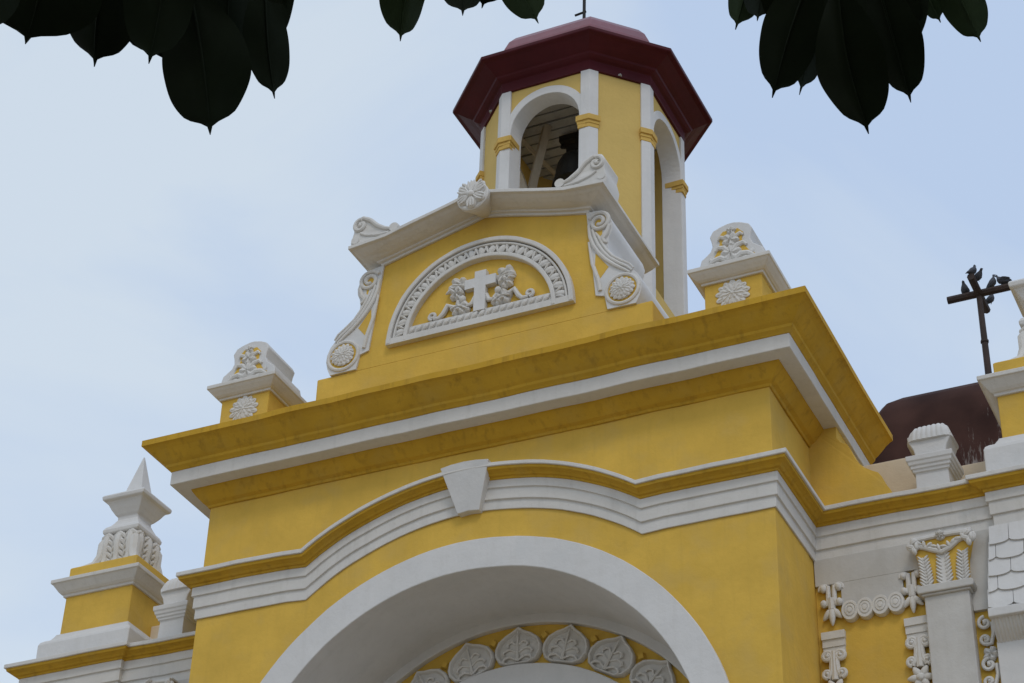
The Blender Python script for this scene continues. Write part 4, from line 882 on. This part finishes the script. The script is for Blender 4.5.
# ------------------------------------------------------------------ tree overhead
def ray(px, py): return (FW + RT * ((px - 512) / FPX) - UP * ((py - 341.5) / FPX)).normalized()
def proj(P):
    d = P - CAM; z = d.dot(FW)
    if z <= 0.02: return None
    return 512 + FPX * d.dot(RT) / z, 341.5 - FPX * d.dot(UP) / z
WOB[0] = 0.0
tree = thing('tree', (14.3, -20.6, ZG), 'broad-leaved tree whose dark leaves hang into the top of the picture', 'tree')
TR = Vector((14.3, -20.6, ZG))
mb = MB(); mb.tube([TR, TR + Vector((0.05, 0.1, 1.5)), TR + Vector((-0.1, 0.2, 3.0)), TR + Vector((-0.05, 0.3, 4.4)), TR + Vector((0.1, 0.3, 6.0))], [0.34, 0.26, 0.22, 0.17, 0.1], 12); mb.build('trunk', M['bark'], tree, smooth=True)
D0 = 3.1
def leaf_shape(mb, B, T, width, face, cup=0.10, fold=0.12, tipl=0.07):
    # one leaf from its base B to the point T; face = direction its underside looks
    ax = (T - B); L = ax.length; ax.normalize()
    nrm = (face - ax * face.dot(ax)).normalized(); sd = ax.cross(nrm)
    rows = 34; rings = []; ph0 = random.uniform(0, 6.28); skew = random.uniform(-0.04, 0.04)
    for i in range(rows + 1):
        t = i / rows
        if t < 1 - tipl:
            u = t / (1 - tipl)
            wv = width / 2 * (math.sin(math.pi * min(1, u * 0.93 + 0.035)) ** 0.62) * (0.80 + 0.34 * u)
            if u > 0.93: wv = max(wv * (1 - ((u - 0.93) / 0.07) ** 1.5 * 0.75), width * 0.03)
        else:
            wv = width * 0.03 * (1 - (t - 1 + tipl) / tipl) + 0.0006
        bend = -cup * L * math.sin(t * math.pi * 0.5) ** 2
        cen = B + ax * (L * t) + nrm * bend
        row = []
        for j in range(-3, 4):
            f = j / 3
            wob = 0.02 * width * math.sin(t * 11 + j + ph0)
            edge = 1 + (0.035 * math.sin(t * 7 + ph0) + 0.012 * math.sin(t * 19 + 2 * ph0)) * (1 if j < 0 else -0.8) * (t > 0.05)
            row.append(cen + sd * (wv * f * edge + skew * L * math.sin(math.pi * t)) - nrm * (abs(f) * wv * fold * 2) + nrm * wob * abs(f))
        rings.append(row)
    mb.loft(rings, close=False)
    mb.tube([(B + ax * (L * t) + nrm * (-cup * L * math.sin(t * math.pi * 0.5) ** 2 + 0.001)) + sd * (skew * L * math.sin(math.pi * t)) for t in (0, 0.15, 0.3, 0.45, 0.6, 0.75, 0.9)], [0.0022, 0.002, 0.0018, 0.0015, 0.0012, 0.0009, 0.0006], 5)
def at(px, py, d): return CAM + ray(px, py) * d
# (base px, tip px, width px, distance)
LV = [((48, -78), (24, 45), 112, 3.0), ((112, -62), (92, 67), 80, 3.05), ((-25, -70), (-20, 36), 80, 2.9), ((168, -70), (150, 63), 66, 2.95), ((190, -12), (209, 134), 84, 3.0),
      ((264, -22), (279, 96), 46, 3.1), ((250, -80), (284, 11), 58, 3.0), ((228, -90), (235, 70), 92, 3.15), ((130, -100), (118, 30), 90, 3.2), ((60, -110), (55, 28), 95, 3.2), ((190, -100), (185, 60), 100, 3.2), ((10, -120), (5, 18), 100, 3.25),
      ((420, -60), (403, 41), 48, 3.2), ((455, -70), (463, 14), 46, 3.15), ((492, -70), (481, 9), 42, 3.2), ((500, -72), (536, 22), 46, 3.1),
      ((752, -70), (734, 29), 40, 3.3), ((770, -60), (756, 18), 38, 3.25), ((815, -34), (770, 98), 56, 3.05), ((818, -50), (803, 93), 42, 3.2), ((838, -6), (867, 136), 68, 3.0), ((876, -24), (909, 104), 50, 3.1),
      ((872, -70), (888, 66), 74, 3.2), ((842, -100), (846, 52), 70, 3.25), ((800, -100), (786, 36), 56, 3.2), ((896, -40), (912, 38), 26, 3.15), ((908, -34), (939, 22), 24, 3.3), ((940, -46), (980, 40), 40, 3.2), ((1000, -120), (1040, 10), 60, 3.2),
      ((100, -95), (88, 50), 100, 3.12), ((165, -90), (172, 66), 110, 3.12), ((246, -90), (252, 62), 84, 3.18), ((860, -95), (868, 70), 90, 3.22)]
bases = []
for (b, t, wpx, d) in LV:
    B = at(b[0], b[1], d + random.uniform(-0.05, 0.05)); T = at(t[0], t[1], d - random.uniform(-0.02, 0.08))
    face = (CAM - (B + T) / 2).normalized() + Vector((random.uniform(-.5, .5), random.uniform(-.5, .5), random.uniform(-0.3, 0.3)))
    mb = MB(); leaf_shape(mb, B, T, wpx / FPX * d * 1.06, face, random.uniform(0.02, 0.10), random.uniform(0.06, 0.16))
    mb.build('leaf', M['lit_leaf'] if t in ((734, 29), (939, 22), (980, 40), (536, 22), (403, 41)) else M['leaf'], tree, smooth=True); bases.append(B)
# twigs and limbs
def limb(pts, r0, r1, name='limb'):
    mb = MB(); n = len(pts); mb.tube(pts, [r0 + (r1 - r0) * i / (n - 1) for i in range(n)], 8); mb.build(name, M['bark'], tree, smooth=True)
hub = TR + Vector((-0.05, 0.3, 4.3))
nodes = [at(120, -190, 3.15), at(240, -170, 3.1), at(460, -170, 3.25), at(830, -170, 3.2), at(930, -160, 3.25)]
for i, nd in enumerate(nodes):
    mid1 = hub.lerp(nd, 0.4) + Vector((0, 0, 0.35)); mid2 = hub.lerp(nd, 0.75) + Vector((0, 0, 0.3))
    limb([hub, mid1, mid2, nd], 0.07, 0.012)
mb = MB()
for B in bases:
    nd = min(nodes, key=lambda q: (q - B).length)
    mb.tube([nd, nd.lerp(B, 0.5) + Vector((0, 0, 0.04)), B], [0.008, 0.005, 0.003], 6)
mb.build('twigs', M['bark'], tree)
mb = MB(); cnt = 0  # unseen crown leaves, added overhead to shade the hanging ones
while cnt < 3200:
    p = TR + Vector((random.gauss(-1.0, 2.3), random.gauss(2.0, 2.2), random.uniform(4.0, 8.2)))
    if p.z < 2.2: continue
    q = proj(p)
    if q and -1500 < q[0] < 2600 and q[1] > -420: continue
    if (p - CAM).length < 2.2: continue
    L = random.uniform(0.14, 0.24); dr = Vector((random.uniform(-1, 1), random.uniform(-1, 1), random.uniform(-1.2, 0.2))).normalized()
    up_ = Vector((random.uniform(-.5, .5), random.uniform(-.5, .5), 1)); sd = dr.cross(up_)
    if sd.length < 0.1: continue
    sd.normalize(); nn = sd.cross(dr)
    ol = [p + dr * (L * t) + sd * (L * wv) - nn * (L * 0.10 * abs(wv) / 0.22 * 0.5 + L * 0.12 * t * t) for t, wv in ((0, 0.0), (0.12, 0.10), (0.35, 0.20), (0.6, 0.22), (0.82, 0.14), (1.0, 0.0), (0.82, -0.14), (0.6, -0.22), (0.35, -0.20), (0.12, -0.10))]
    mids = [p + dr * (L * t) - nn * (L * 0.12 * t * t) for t in (0.12, 0.35, 0.6, 0.82)]
    V = [mb.v(x) for x in ol]; Mv = [mb.v(x) for x in mids]
    for side in (1, -1):
        e_ = [V[0]] + [V[i * side] for i in (1, 2, 3, 4)] + [V[5]]
        mb.face([e_[0], e_[1], Mv[0]])
        for i in range(3): mb.face([e_[i + 1], e_[i + 2], Mv[i + 1], Mv[i]])
        mb.face([e_[4], e_[5], Mv[3]])
    cnt += 1
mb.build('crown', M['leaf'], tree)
